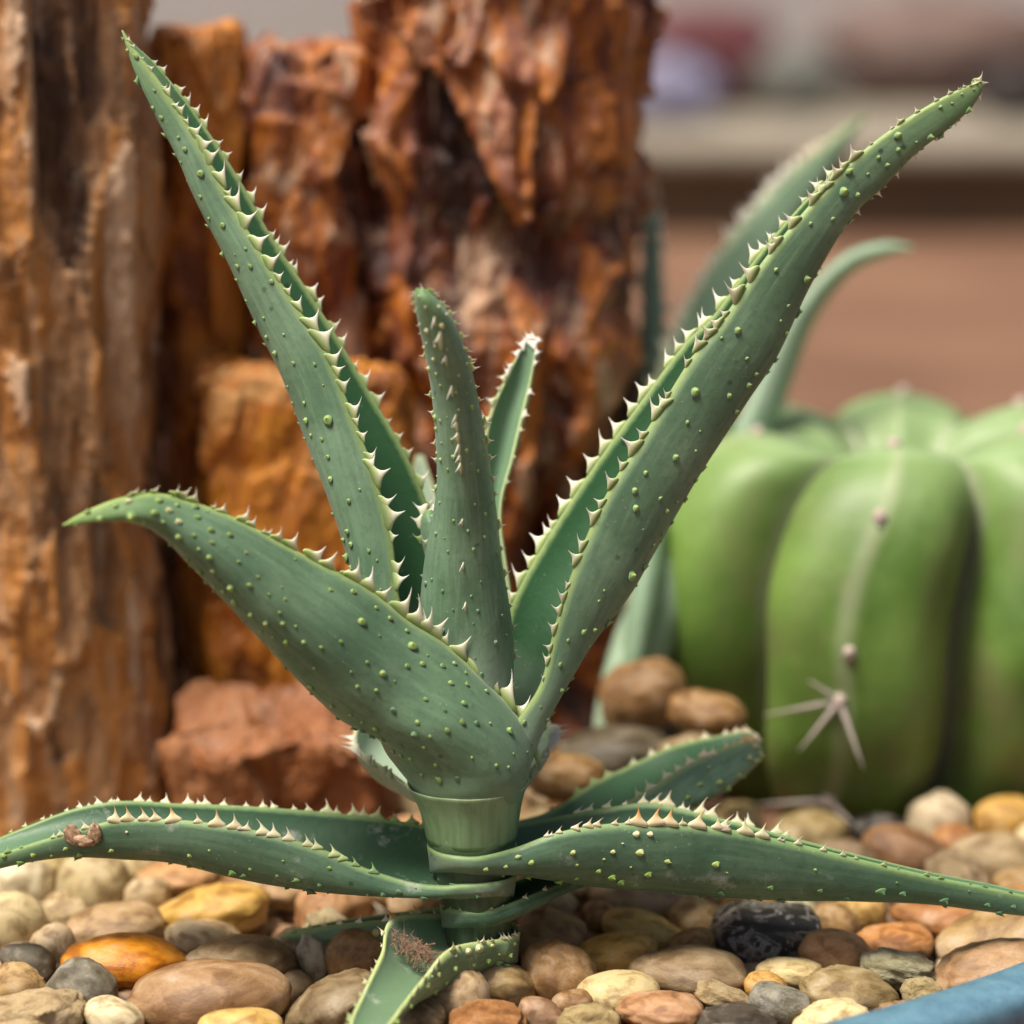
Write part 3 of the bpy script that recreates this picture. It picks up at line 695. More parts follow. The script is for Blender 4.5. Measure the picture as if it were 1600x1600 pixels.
# lower right leaf
L7 = lf((667.6, 1322.5, -9.0, 667.6, 1313.5, -3.0, 672.5, 1364, -6.6, 0.9), (684.5, 1332.5, -15.6, 684.5, 1303.5, 3.6, 688.2, 1364, -8.0, 0.9), (711.0, 1338.0, -19.4, 711.0, 1298.0, 7.4, 712.9, 1364, -8.8, 0.9), (750, 1339, -20, 755, 1296, 9, 750, 1367, -9, .9), (805, 1325, -16, 832, 1284, 16, 805, 1368, -6, .86), (865, 1303, -16, 882, 1274, 17, 862, 1374, -4, .84),
        (930, 1290, -15, 946, 1262, 16, 930, 1384, -2, .8), (1000, 1286, -14, 1015, 1254, 15, 1000, 1391, -1, .76), (1070, 1288, -13, 1076, 1266, 13, 1070, 1398, 0, .7), (1150, 1298, -12, 1155, 1286, 11, 1148, 1404, 0, .6),
        (1240, 1317, -10, 1244, 1310, 9, 1236, 1408, 0, .45), (1340, 1342, -8, 1343, 1336, 7, 1338, 1409, 0, .3), (1450, 1368, -6, 1452, 1362, 5, 1446, 1413, 0, .2), (1560, 1390, -4, 1560, 1384, 4, 1553, 1426, 0, .1),
        (1650, 1412, -2, 1650, 1408, 2, 1645, 1436, 0, 0), (1715, 1440, 0, 1715, 1440, .3, 1714, 1443, 0, 0))
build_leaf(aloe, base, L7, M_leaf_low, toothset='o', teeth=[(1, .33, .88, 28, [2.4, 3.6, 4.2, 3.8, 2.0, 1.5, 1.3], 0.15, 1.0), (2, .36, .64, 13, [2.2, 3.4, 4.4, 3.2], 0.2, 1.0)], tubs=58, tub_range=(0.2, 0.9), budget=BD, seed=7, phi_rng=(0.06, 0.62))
# lower left leaf
L8 = lf((807.6, 1365.1, -7.7, 807.6, 1356.9, -2.3, 803.0, 1401, -5.6, 0.9), (792.0, 1374.2, -13.8, 792.0, 1347.8, 3.8, 788.6, 1401, -7.0, 0.9), (767.7, 1379.4, -17.2, 767.7, 1342.6, 7.2, 766.0, 1401, -7.8, 0.9), (720, 1384, -18, 715, 1308, 10, 722, 1404, -6, .9), (690, 1386, -18, 685, 1294, 14, 690, 1402, -6, .9), (640, 1380, -18, 640, 1285, 18, 640, 1400, -6, .9), (570, 1358, -18, 575, 1276, 18, 568, 1397, -5, .88),
        (508, 1330, -17, 510, 1269, 18, 504, 1393, -4, .84), (440, 1308, -16, 440, 1263, 17, 436, 1384, -3, .8), (360, 1291, -14, 360, 1258, 15, 355, 1368, -2, .76), (270, 1281, -12, 275, 1255, 13, 265, 1347, -1, .72),
        (190, 1281, -10, 200, 1251, 11, 185, 1341, 0, .7), (140, 1292, -9, 150, 1256, 10, 136, 1339, 0, .65), (95, 1305, -8, 104, 1267, 9, 92, 1340, 0, .6), (38, 1323, -6, 44, 1290, 7, 36, 1348, 0, .45),
        (-30, 1346, -4, -28, 1322, 5, -30, 1364, 0, .2), (-110, 1378, 0, -110, 1377, .4, -110, 1382, 0, 0))
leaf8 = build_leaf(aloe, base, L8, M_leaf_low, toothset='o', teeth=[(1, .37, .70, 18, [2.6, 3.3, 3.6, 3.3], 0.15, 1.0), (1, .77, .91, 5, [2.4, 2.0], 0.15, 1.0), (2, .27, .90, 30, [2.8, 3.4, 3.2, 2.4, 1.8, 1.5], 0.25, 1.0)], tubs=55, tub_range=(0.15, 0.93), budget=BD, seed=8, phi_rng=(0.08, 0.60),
           label='lower left leaf with a brown healed scar on its edge')
# cut-off leaf at the back right
L9 = lf((790, 1320, 8, 775, 1290, 32, 792, 1345, 12, .88), (880, 1295, 18, 855, 1268, 44, 890, 1330, 22, .82), (960, 1264, 26, 925, 1224, 54, 985, 1306, 30, .75), (1012, 1234, 32, 985, 1195, 60, 1055, 1276, 36, .68),
        (1062, 1200, 37, 1050, 1166, 64, 1104, 1250, 40, .7), (1112, 1176, 43, 1112, 1151, 67, 1148, 1224, 46, .6), (1155, 1160, 48, 1158, 1143, 67, 1178, 1200, 52, .45), (1176, 1156, 52, 1178, 1147, 66, 1190, 1186, 56, .3), (1184, 1160, 55, 1186, 1155, 63, 1191, 1175, 58, .2))
build_leaf(aloe, base, L9, M_leaf, toothset='o', n=110, teeth=[(1, .34, .95, 13, [3.2, 3.0, 2.0], 0.2, 1.0), (2, .14, .97, 15, [3.2, 2.6, 2.0], 0.3, 1.0)], tubs=45, budget=BD, seed=9, phi_rng=(0.08, 0.6), label='blunt leaf with its tip cut off')
# leaf under the lower right one
L10 = lf((686.3, 1409.8, -5.5, 686.3, 1402.2, -0.5, 690.5, 1450, -3.6, 0.9), (700.7, 1418.2, -11.2, 700.7, 1393.8, 5.2, 703.8, 1450, -5.0, 0.9), (723.1, 1423.0, -14.3, 723.1, 1389.0, 8.3, 724.7, 1450, -5.8, 0.9), (765, 1422, -14, 775, 1386, 10, 766, 1450, -5, .88), (812, 1406, -9, 838, 1366, 17, 820, 1430, -2, .86), (868, 1384, 2, 884, 1354, 26, 882, 1398, 10, .8), (930, 1362, 16, 932, 1348, 34, 936, 1378, 24, .6), (1005, 1352, 34, 1005, 1350, 35, 1006, 1356, 35, 0))
build_leaf(aloe, base, L10, M_leaf_low, toothset='o', n=90, teeth=[(1, .1, .75, 9, [1.2, 1.6, 1.6], 0.2, 1.0)], budget=BD, seed=10, singles=False)
# ragged leaf lying towards the camera
L11 = lf((812.6, 1455.9, -3.6, 812.6, 1448.1, 1.6, 808.4, 1504, -1.6, 0.9), (798.1, 1464.4, -9.3, 798.1, 1439.6, 7.3, 794.8, 1504, -3.0, 0.9), (775.2, 1469.2, -12.5, 775.2, 1434.8, 10.5, 773.6, 1504, -3.8, 0.9), (706, 1484, -27, 622, 1430, -10, 682, 1540, -18, .78), (664, 1530, -42, 594, 1492, -28, 640, 1560, -36, .8),
         (628, 1576, -57, 566, 1552, -46, 600, 1596, -54, .75), (596, 1622, -72, 545, 1604, -64, 574, 1636, -70, .6), (560, 1680, -85, 548, 1678, -83, 555, 1684, -85, .1))
leaf11 = build_leaf(aloe, base, L11, M_leaf_dead, mode='K', n=130, toothset='o', teeth=[(1, .08, .9, 19, [1.6, 2.0, 2.4, 2.6, 2.6, 2.2], 0.5, 0.8), (2, .40, .92, 12, [2.4, 2.2, 2.2], 0.6, 0.7)], tubs=30, tub_size=(0.8, 1.5), budget=BD, seed=11, phi_rng=(0.03, 0.4),
           label='ragged lowest leaf with a dry brown fibre patch')
# low leaf resting on the pebbles behind
L12 = lf((725, 1432, -2, 715, 1414, 14, 725, 1462, 2, .8), (670, 1434, 2, 665, 1420, 18, 668, 1470, 6, .7), (600, 1438, 8, 600, 1428, 22, 596, 1474, 10, .5), (530, 1444, 14, 530, 1438, 24, 526, 1472, 16, .3), (480, 1452, 18, 480, 1448, 24, 476, 1472, 20, .1), (442, 1462, 22, 442, 1461, 22.5, 441, 1465, 22, 0))
build_leaf(aloe, base, L12, M_leaf, n=80, teeth=[(1, .2, .9, 8, [2.2, 2.0], 0.3, 1.0)], tubs=16, budget=BD, seed=12, singles=False)
print('teeth', BD.tooth, 'tubercles', BD.tub)

# healed scar on the lower left leaf and fibre patch on the ragged leaf
def plain_mat(name, a, b_, rough=0.8, scale=600, bmp=0.6):
    m, nt, b = new_mat(name)
    geo = nt.nodes.new('ShaderNodeTexCoord').outputs['Object']
    n1 = noise_n(nt, geo, scale, 5, 0.65)
    nt.links.new(mix(nt, ramp(nt, n1, [(0.35, 0), (0.65, 1)]), a, b_), b.inputs['Base Color'])
    b.inputs['Roughness'].default_value = rough
    bump(nt, b, n1, bmp, 0.0008)
    return m
M_scar = plain_mat('scar_brown', (0.20, 0.115, 0.06), (0.50, 0.34, 0.21))
M_fibre = plain_mat('fibre_brown', (0.16, 0.075, 0.05), (0.36, 0.20, 0.13))
def lump(name, ctr, radii, mat, parent, seed, rot=0.0, lat=16, lon=24, amp=0.25):
    V = []
    for i in range(lat + 1):
        a = math.pi * i / lat
        for j in range(lon):
            b_ = 2 * math.pi * j / lon
            u = np.array([math.sin(a) * math.cos(b_), math.sin(a) * math.sin(b_), math.cos(a)])
            k = 1 + amp * float(fbm(u[0] * 1.8 + seed, u[1] * 1.8, u[2] * 1.8, 3, seed))
            p = u * radii * k
            V.append((ctr[0] + p[0] * math.cos(rot) - p[2] * math.sin(rot), ctr[1] + p[1], ctr[2] + p[0] * math.sin(rot) + p[2] * math.cos(rot)))
    return mesh_obj(name, V, grid_faces(lat + 1, lon), mat, parent)
lump('scar', P(113, 1305, -8.6) - base, np.array([0.0025, 0.0014, 0.0032]), M_scar, leaf8, 3, rot=0.5)
lump('scar', P(148, 1303, -9.6) - base, np.array([0.0019, 0.0014, 0.0038]), M_scar, leaf8, 9, rot=-0.2)
lump('scar', P(130, 1314, -9.6) - base, np.array([0.0034, 0.0020, 0.0016]), M_scar, leaf8, 14)
V, F = [], []
rf = random.Random(8)
for k in range(150):
    u = rf.random()
    c = P(620 + 60 * u + rf.uniform(-12, 12), 1462 + 42 * u + rf.uniform(-12, 14), -22 - 6 * u + rf.uniform(-2, 2)) - base
    d = np.array([rf.uniform(-1, 1), rf.uniform(-1, 1), rf.uniform(-0.4, 1)]); d /= np.linalg.norm(d); d *= rf.uniform(0.0015, 0.0042)
    s = np.cross(d, [0.3, 1, 0.2]); s = s / np.linalg.norm(s) * 0.00022
    s2 = np.cross(d, s); s2 = s2 / np.linalg.norm(s2) * 0.00022
    o0 = len(V); V += [c - d + s, c - d - s, c - d + s2, c + d]; F += [(o0, o0 + 1, o0 + 3), (o0 + 1, o0 + 2, o0 + 3), (o0 + 2, o0, o0 + 3)]
tag(mesh_obj('fibre_patch', V, F, M_fibre, leaf11), kind='stuff')

# second aloe, out of focus behind the cactus
base2 = P(950, 1110, 175); base2[2] = 0.0
aloe2 = bpy.data.objects.new('aloe_plant', None); COL.objects.link(aloe2); aloe2.location = base2
tag(aloe2, 'blurred pale aloe standing behind the cactus and the wide red log', 'plant')
d2 = 178.0
FA = lf((930, 1215, d2 - 2, 975, 1215, d2 - 2, 952, 1217, d2 - 8, .7), (955, 1100, d2 - 6, 1000, 1100, d2 - 6, 978, 1102, d2 - 14, .6), (985, 900, d2 + 4, 1036, 900, d2 + 4, 1010, 900, d2 - 8, .6), (998, 700, d2 + 40, 1044, 700, d2 + 40, 1020, 700, d2 + 30, .5), (1000, 540, d2 + 75, 1040, 540, d2 + 75, 1020, 540, d2 + 66, .4),
        (1003, 400, d2 + 100, 1034, 400, d2 + 100, 1018, 400, d2 + 94, .3), (1008, 310, d2 + 115, 1025, 310, d2 + 115, 1016, 310, d2 + 112, .1), (1013, 255, d2 + 122, 1016, 255, d2 + 122, 1014, 255, d2 + 122, 0))
build_leaf(aloe2, base2, FA, M_leaf_far, mode='K', n=60, nphi=14, seed=21, teeth=[(1, .4, .9, 16, [4, 4, 3], 1, 0), (2, .4, .9, 16, [4, 4, 3], 1, 0)], singles=False)
FB = lf((945, 1215, d2 + 2, 975, 1215, d2 + 8, 965, 1225, d2, .7), (970, 1110, d2 + 2, 1000, 1110, d2 + 12, 990, 1130, d2 + 2, .7), (985, 850, d2 + 16, 1010, 830, d2 + 34, 1045, 870, d2 + 26, .7), (1015, 640, d2 + 36, 1035, 625, d2 + 56, 1085, 672, d2 + 46, .7), (1062, 500, d2 + 54, 1080, 488, d2 + 70, 1130, 538, d2 + 62, .65),
        (1130, 385, d2 + 70, 1145, 375, d2 + 84, 1185, 425, d2 + 77, .6), (1215, 285, d2 + 88, 1225, 280, d2 + 98, 1258, 322, d2 + 93, .5), (1290, 222, d2 + 104, 1294, 220, d2 + 110, 1312, 244, d2 + 107, .3), (1350, 178, d2 + 116, 1351, 178, d2 + 117, 1354, 182, d2 + 117, 0))
build_leaf(aloe2, base2, FB, M_leaf_far, n=80, nphi=14, teeth=[(1, .35, .87, 24, [5, 5, 4], .3, 1.0), (2, .3, .85, 20, [5, 4.5, 4], .3, 1.0)], seed=22, singles=False)
FC = lf((925, 1215, d2 - 8, 985, 1218, d2 - 2, 955, 1216, d2 - 14, .8), (930, 1110, d2 - 8, 1005, 1122, d2 - 2, 965, 1112, d2 - 16, .8), (965, 980, d2 + 6, 1060, 1005, d2 + 14, 1008, 992, d2 - 6, .8), (1035, 848, d2 + 24, 1128, 885, d2 + 32, 1080, 866, d2 + 12, .8), (1130, 700, d2 + 42, 1190, 730, d2 + 50, 1158, 716, d2 + 32, .65),
        (1185, 580, d2 + 52, 1235, 604, d2 + 58, 1208, 592, d2 + 44, .6), (1245, 470, d2 + 58, 1275, 500, d2 + 62, 1258, 486, d2 + 50, .5), (1315, 400, d2 + 60, 1328, 430, d2 + 62, 1320, 416, d2 + 54, .4), (1380, 378, d2 + 58, 1384, 402, d2 + 60, 1380, 392, d2 + 54, .2), (1428, 385, d2 + 56, 1428, 390, d2 + 57, 1428, 388, d2 + 55, 0))
build_leaf(aloe2, base2, FC, M_leaf_pale, mode='K', n=70, nphi=14, seed=23)
V = []
for q, (zz, rr_) in enumerate([(0.0, 0.009), (0.008, 0.010), (0.016, 0.009), (0.024, 0.006)]):
    for k in range(24):
        V.append((rr_ * math.cos(k * math.pi / 12), rr_ * math.sin(k * math.pi / 12), zz))
F = grid_faces(4, 24); F.append([72 + k for k in range(24)])
mesh_obj('stem', V, F, M_stem, aloe2, attrs={'along': [0.3] * len(V)})
OBST.append((base2[0], base2[1], 0.014, 0.014))

# ------------------------------------------------------------------ ribbed cactus
def cactus_material():
    m, nt, b = new_mat('cactus_skin')
    geo = nt.nodes.new('ShaderNodeTexCoord').outputs['Object']
    n1 = noise_n(nt, geo, 22, 4); n2 = noise_n(nt, geo, 160, 4)
    cr = attr(nt, 'crest'); hh = attr(nt, 'along')
    col = mix(nt, ramp(nt, n1, [(0.35, 0), (0.65, 1)]), (0.070, 0.145, 0.016), (0.165, 0.280, 0.055))
    # waxy pale bloom towards the young top, corky grooves
    col = mix(nt, ramp(nt, math_n(nt, 'ADD', hh, math_n(nt, 'MULTIPLY', math_n(nt, 'SUBTRACT', n1, 0.5), 0.25)), [(0.60, 0), (0.98, 0.75)]), col, (0.27, 0.38, 0.18))
    col = mix(nt, math_n(nt, 'MULTIPLY', ramp(nt, noise_n(nt, mapping(nt, geo, (1, 1, 0.5)), 30, 5, 0.65), [(0.48, 0), (0.62, 0.75)]), ramp(nt, hh, [(0.1, 1), (0.75, 0.25)])), col, (0.17, 0.15, 0.075))
    col = mix(nt, ramp(nt, math_n(nt, 'ADD', cr, math_n(nt, 'MULTIPLY', math_n(nt, 'SUBTRACT', n2, 0.5), 0.10)), [(0.0, 0.9), (0.16, 0)]), col, (0.36, 0.36, 0.28))
    col = mix(nt, ramp(nt, cr, [(0.955, 0), (0.99, 0.45)]), col, (0.36, 0.40, 0.24))
    nt.links.new(col, b.inputs['Base Color'])
    b.inputs['Roughness'].default_value = 0.5
    b.inputs['Subsurface Weight'].default_value = 0.1
    b.inputs['Subsurface Radius'].default_value = (0.003, 0.004, 0.001); b.inputs['Subsurface Scale'].default_value = 1.0
    bump(nt, b, n2, 0.25, 0.001)
    return m
M_cac = cactus_material()
M_spine = plain_mat('spine_grey', (0.42, 0.36, 0.31), (0.55, 0.47, 0.42), 0.6, 900)
M_areole = plain_mat('areole_wool', (0.42, 0.33, 0.28), (0.60, 0.50, 0.44), 0.9, 1500)
cf = G(1290, 1255, 0.016)
CACX, CACY = 0.150, cf[1] + 0.075
CACR, CACH = 0.100, 0.148
CR0 = -math.pi / 2 - R(14)         # direction of the rib that faces the camera
prof = crom([(0.66, -0.02), (0.80, 0.10), (0.95, 0.30), (1.0, 0.52), (0.94, 0.74), (0.80, 0.92), (0.58, 1.0), (0.34, 0.95), (0.12, 0.82), (0.01, 0.78)], 130)
nth = 400
V, crest, al = [], [], []
def rib(th, zz):
    u = (th - CR0 - 0.26 * (zz - 0.70) + 0.04 * math.sin(zz * 8 + th * 2)) * 6 / (2 * math.pi)
    u = abs((u + 0.5) % 1.0 - 0.5) * 2            # 0 on the crest, 1 in the groove
    return 0.35 * (1 - u) + 0.65 * abs(math.cos(u * math.pi / 2))
def cactus_point(th, q):
    rho, zz = prof[q]
    x = rib(th, zz)
    g = 0.62 + 0.38 * (1 - (1 - x) ** 2.6) ** 0.9
    g *= 1 + 0.022 * float(mnoise.noise(Vector((math.cos(th) * 2.5, math.sin(th) * 2.5, zz * 4))))
    g += 0.012 * max(0, (x - 0.93) / 0.07) * (0.6 + 0.4 * math.sin(zz * 26))
    up = max(0, q / 130 - 0.5) * 2
    z = zz * CACH - up * (1 - x ** 0.6) * 0.038 + 0.006 * up * x * math.cos(th - 0.2)
    rr_ = CACR * rho * g * (1 + 0.02 * math.sin(th * 3 + zz * 4))
    return np.array([rr_ * math.cos(th), rr_ * math.sin(th), z]), x
for q in range(130):
    for k in range(nth):
        th = 2 * math.pi * k / nth
        p, x = cactus_point(th, q)
        V.append(p); crest.append(x); al.append(min(1, prof[q][1] * 0.8 + (0.2 if q > 80 else 0)))
F = grid_faces(130, nth); F.append([129 * nth + k for k in range(nth)])
cactus = bpy.data.objects.new('cactus', None); COL.objects.link(cactus); cactus.location = (CACX, CACY, 0)
tag(cactus, 'fat green ribbed cactus, out of focus at the right behind the aloe', 'cactus')
mesh_obj('body', V, F, M_cac, cactus, attrs={'crest': crest, 'along': al})
OBST.append((CACX, CACY, 0.088, 0.080))
def spine_mesh():
    V, F = [], []
    for i, s in enumerate((0, 0.3, 0.7, 1.0)):
        for k in range(8):
            a = k * math.pi / 4; rr_ = 0.055 * (1 - s * 0.85)
            V.append((rr_ * math.cos(a), rr_ * math.sin(a), s))
    F = grid_faces(4, 8); F.append([24 + k for k in range(8)])
    me = bpy.data.meshes.new('spine'); me.from_pydata(V, [], F); me.materials.append(M_spine)
    me.polygons.foreach_set('use_smooth', [True] * len(me.polygons)); return me
SPM = spine_mesh()
rs = random.Random(3)
def areole(ribk, q, spines):
    zq = prof[q][1]
    th = CR0 + ribk * 2 * math.pi / 6 + 0.26 * (zq - 0.70)
    p, _ = cactus_point(th, q)
    nrm = np.array([math.cos(th), math.sin(th), 0.15 if q < 75 else 0.9]); nrm /= np.linalg.norm(nrm)
    a = lump('areole', p, np.array([0.0026, 0.0026, 0.0030]), M_areole, cactus, int(q), lat=8, lon=12)
    for (ang, ln, tilt) in spines:
        x, y, z = frame(nrm, np.array([0, 0, 1.0]))
        side = np.cross(nrm, [0, 0, 1.0])
        # ang measured in the skin plane: 0 up, 90 to the viewer's right
        d = (x * math.cos(R(ang)) - side * math.sin(R(ang))) * math.cos(R(tilt)) + nrm * math.sin(R(tilt))
        xx, yy, zz = frame(d, np.array([0.3, 0.9, 0.1]))
        s = ln * 0.001
        o = bpy.data.objects.new('spine', SPM); COL.objects.link(o); o.parent = a
        wd = 0.024
        o.matrix_local = Matrix(((xx[0] * wd, yy[0] * wd, zz[0] * s, p[0]), (xx[1] * wd, yy[1] * wd, zz[1] * s, p[1]), (xx[2] * wd, yy[2] * wd, zz[2] * s, p[2]), (0, 0, 0, 1)))
areole(0, 36, [(256, 28, 12), (214, 24, 25), (152, 27, 20), (305, 14, 25)])
areole(0, 16, [(262, 26, 10), (122, 20, 20), (325, 20, 15)])
areole(0, 44, [])
areole(0, 66, [(180, 5, 40)])
areole(0, 88, [])
areole(-1, 46, [(250, 22, 5), (175, 18, 35)])
areole(-1, 66, [(200, 6, 40)])
areole(-1, 26, [(250, 20, 10), (190, 16, 35)])
areole(-1, 86, [])
areole(1, 36, [(200, 20, 30), (140, 22, 30)])
areole(1, 16, [(250, 20, 20), (140, 18, 30)])
areole(1, 66, [(200, 6, 30)])
areole(1, 50, [])
areole(1, 88, [])
for rk in (2, 3, 4):
    for qq in (30, 52, 72, 88): areole(rk, qq, [(200, 14, 30), (140, 14, 30)])

# ------------------------------------------------------------------ far background: stone ledge with rocks on it
def rounded_box(name, x0, x1, y0, y1, z0, z1, bev, mat, parent=None, seed=0):
    bm = bmesh.new(); bmesh.ops.create_cube(bm, size=1)
    for v in bm.verts:
        v.co = ((x0 + x1) / 2 + v.co.x * (x1 - x0), (y0 + y1) / 2 + v.co.y * (y1 - y0), (z0 + z1) / 2 + v.co.z * (z1 - z0))
    bmesh.ops.bevel(bm, geom=bm.edges[:], offset=bev, segments=4, affect='EDGES', profile=0.5)
    me = bpy.data.meshes.new(name); bm.to_mesh(me); bm.free(); me.materials.append(mat)
    me.polygons.foreach_set('use_smooth', [True] * len(me.polygons))
    o = bpy.data.objects.new(name, me); COL.objects.link(o)
    if parent: o.parent = parent
    return o
yl = G(1300, 372, 0.0)[1]
ledge = bpy.data.objects.new('stone_ledge', None); COL.objects.link(ledge)
tag(ledge, 'long pale stone ledge, blurred far behind at the upper right', 'ledge')
M_under = soil_material('ledge_base', (0.13, 0.085, 0.045), (0.16, 0.11, 0.06), (0.09, 0.06, 0.035), 14)
rounded_box('slab', -1.6, 2.4, yl, yl + 0.80, 0.074, 0.100, 0.010, M_kerb, ledge)
rounded_box('base', -1.5, 2.3, yl + 0.03, yl + 0.70, -0.02, 0.076, 0.01, M_under, ledge)

def blob_rock(name, px, py, wpx, hpx, dist_y, z0, col, label, cat, seed, rough=0.7):
    d = FWD + RGT * ((px - 800) / FPX) + UPV * ((800 - (py + hpx / 2)) / FPX)
    p = CAM + d * ((dist_y - CAM[1]) / d[1])
    dep = (p - CAM) @ FWD
    a, c = wpx / 2 * dep / FPX, hpx / 2 * dep / FPX
    if z0 is None: z0 = p[2]
    m = plain_mat(name + '_stone', [k * 0.6 for k in col], [min(1, k * 1.0) for k in col], rough, 20, 0.4)
    o = lump(name, (0, 0, 0), np.array([a, a * 0.7, c * 1.05]), m, None, seed, lat=24, lon=36, amp=0.16)
    o.location = (p[0], dist_y + a * 0.5, z0 + c * 0.9)
    tag(o, label, cat)
    return o
Y1 = yl + 0.45
blob_rock('boulder', 1100, 70, 240, 170, Y1, 0.100, (0.115, 0.022, 0.026), 'blurred dark maroon rock on the far stone ledge', 'rock', 1)
blob_rock('boulder', 1040, 125, 170, 110, Y1 - 0.22, 0.100, (0.30, 0.29, 0.42), 'blurred pale lavender rock at the left end of the far ledge', 'rock', 2)
blob_rock('boulder', 1460, 75, 380, 170, Y1 + 0.1, 0.100, (0.17, 0.105, 0.085), 'broad blurred greyish brown rock on the far ledge, top right', 'rock', 3)
blob_rock('boulder', 1250, 110, 150, 110, Y1 - 0.05, 0.100, (0.17, 0.17, 0.15), 'blurred grey green rock between the maroon and brown ones on the far ledge', 'rock', 4)
blob_rock('boulder', 1590, 135, 130, 90, Y1 - 0.15, 0.100, (0.03, 0.018, 0.016), 'blurred nearly black rock at the right end of the far ledge', 'rock', 5)
blob_rock('boulder', 1258, 5, 120, 110, Y1 + 1.2, 0.004, (0.40, 0.23, 0.03), 'blurred mustard yellow rock at the top edge, above the maroon one', 'rock', 6)
blob_rock('boulder', 1375, 0, 150, 100, Y1 + 1.4, 0.004, (0.22, 0.17, 0.20), 'blurred mauve grey rock at the top edge right of the mustard one', 'rock', 7)
blob_rock('boulder', 1525, -5, 190, 110, Y1 + 1.3, 0.004, (0.21, 0.26, 0.25), 'blurred pale teal grey rock in the top right corner', 'rock', 8)
blob_rock('boulder', 1090, 0, 220, 100, Y1 + 1.2, 0.004, (0.17, 0.10, 0.10), 'blurred dusky pink rock at the top edge behind the maroon one', 'rock', 9)

# ------------------------------------------------------------------ blue glazed planter rim, front right
def glaze():
    m, nt, b = new_mat('blue_glaze')
    geo = nt.nodes.new('ShaderNodeTexCoord').outputs['Object']
    n1 = noise_n(nt, geo, 160, 5, 0.65); n2 = noise_n(nt, geo, 900, 4, 0.7)
    col = mix(nt, ramp(nt, n1, [(0.35, 0), (0.65, 1)]), (0.085, 0.180, 0.250), (0.130, 0.255, 0.330))
    col = mix(nt, ramp(nt, n2, [(0.30, 0.7), (0.45, 0)]), col, (0.025, 0.06, 0.12))
    col = mix(nt, ramp(nt, n2, [(0.60, 0), (0.72, 0.6)]), col, (0.16, 0.27, 0.30))
    nt.links.new(col, b.inputs['Base Color']); b.inputs['Roughness'].default_value = 0.35
    bump(nt, b, n2, 0.15, 0.0004)
    return m
ZR = 0.030
pa, pb = G(1240, 1608, ZR), G(1620, 1493, ZR)
dv = (pb - pa)[:2]; dv = dv / np.linalg.norm(dv)
nrm2 = np.array([-dv[1], dv[0]])             # towards the plant
RAD = 0.42
mid2 = (pa[:2] + pb[:2]) / 2
cen2 = mid2 + nrm2 * RAD
ang0 = math.atan2(mid2[1] - cen2[1], mid2[0] - cen2[0])
profile = [(-0.001, -0.03), (0.0, 0.0), (0.0006, 0.0022), (0.0028, 0.0036), (0.010, 0.0040), (0.017, 0.0030), (0.020, 0.0005), (0.0195, -0.006), (0.016, -0.030)]
V = []
na = 120
for i in range(na):
    a = ang0 + R(-24 + 48 * i / (na - 1))
    for (rr_, zz) in profile:
        V.append((cen2[0] + (RAD + rr_) * math.cos(a), cen2[1] + (RAD + rr_) * math.sin(a), ZR - 0.004 + zz))
F = grid_faces(na, len(profile), True)
F.append(list(range(len(profile)))); F.append([(na - 1) * len(profile) + k for k in range(len(profile) - 1, -1, -1)])
tag(mesh_obj('planter_rim', V, F, glaze()), 'smooth blue glazed planter rim in the lower right corner', 'planter')

# ------------------------------------------------------------------ pebbles
C_ = {'cream': (0.56, 0.44, 0.29), 'white': (0.60, 0.52, 0.41), 'tan': (0.38, 0.24, 0.13), 'ochre': (0.48, 0.28, 0.09), 'orange': (0.62, 0.24, 0.015), 'taupe': (0.23, 0.165, 0.11),
      'brown': (0.26, 0.145, 0.075), 'pink': (0.34, 0.215, 0.14), 'salmon': (0.41, 0.225, 0.125), 'rust': (0.38, 0.17, 0.065), 'grey': (0.16, 0.145, 0.12), 'dark': (0.085, 0.068, 0.058),
      'black': (0.022, 0.021, 0.021), 'palegrey': (0.42, 0.38, 0.31), 'olive': (0.28, 0.20, 0.105), 'sand': (0.46, 0.35, 0.22), 'yellow': (0.56, 0.37, 0.13), 'beige': (0.40, 0.30, 0.21)}
WORD = {'cream': 'cream', 'white': 'off-white', 'tan': 'tan', 'ochre': 'ochre', 'orange': 'bright orange', 'taupe': 'taupe', 'brown': 'brown', 'pink': 'pinkish brown', 'salmon': 'salmon', 'rust': 'rust brown', 'grey': 'grey',
        'dark': 'dark brown-grey', 'black': 'black', 'palegrey': 'pale grey', 'olive': 'olive tan', 'sand': 'sandy', 'yellow': 'yellowish', 'beige': 'beige'}
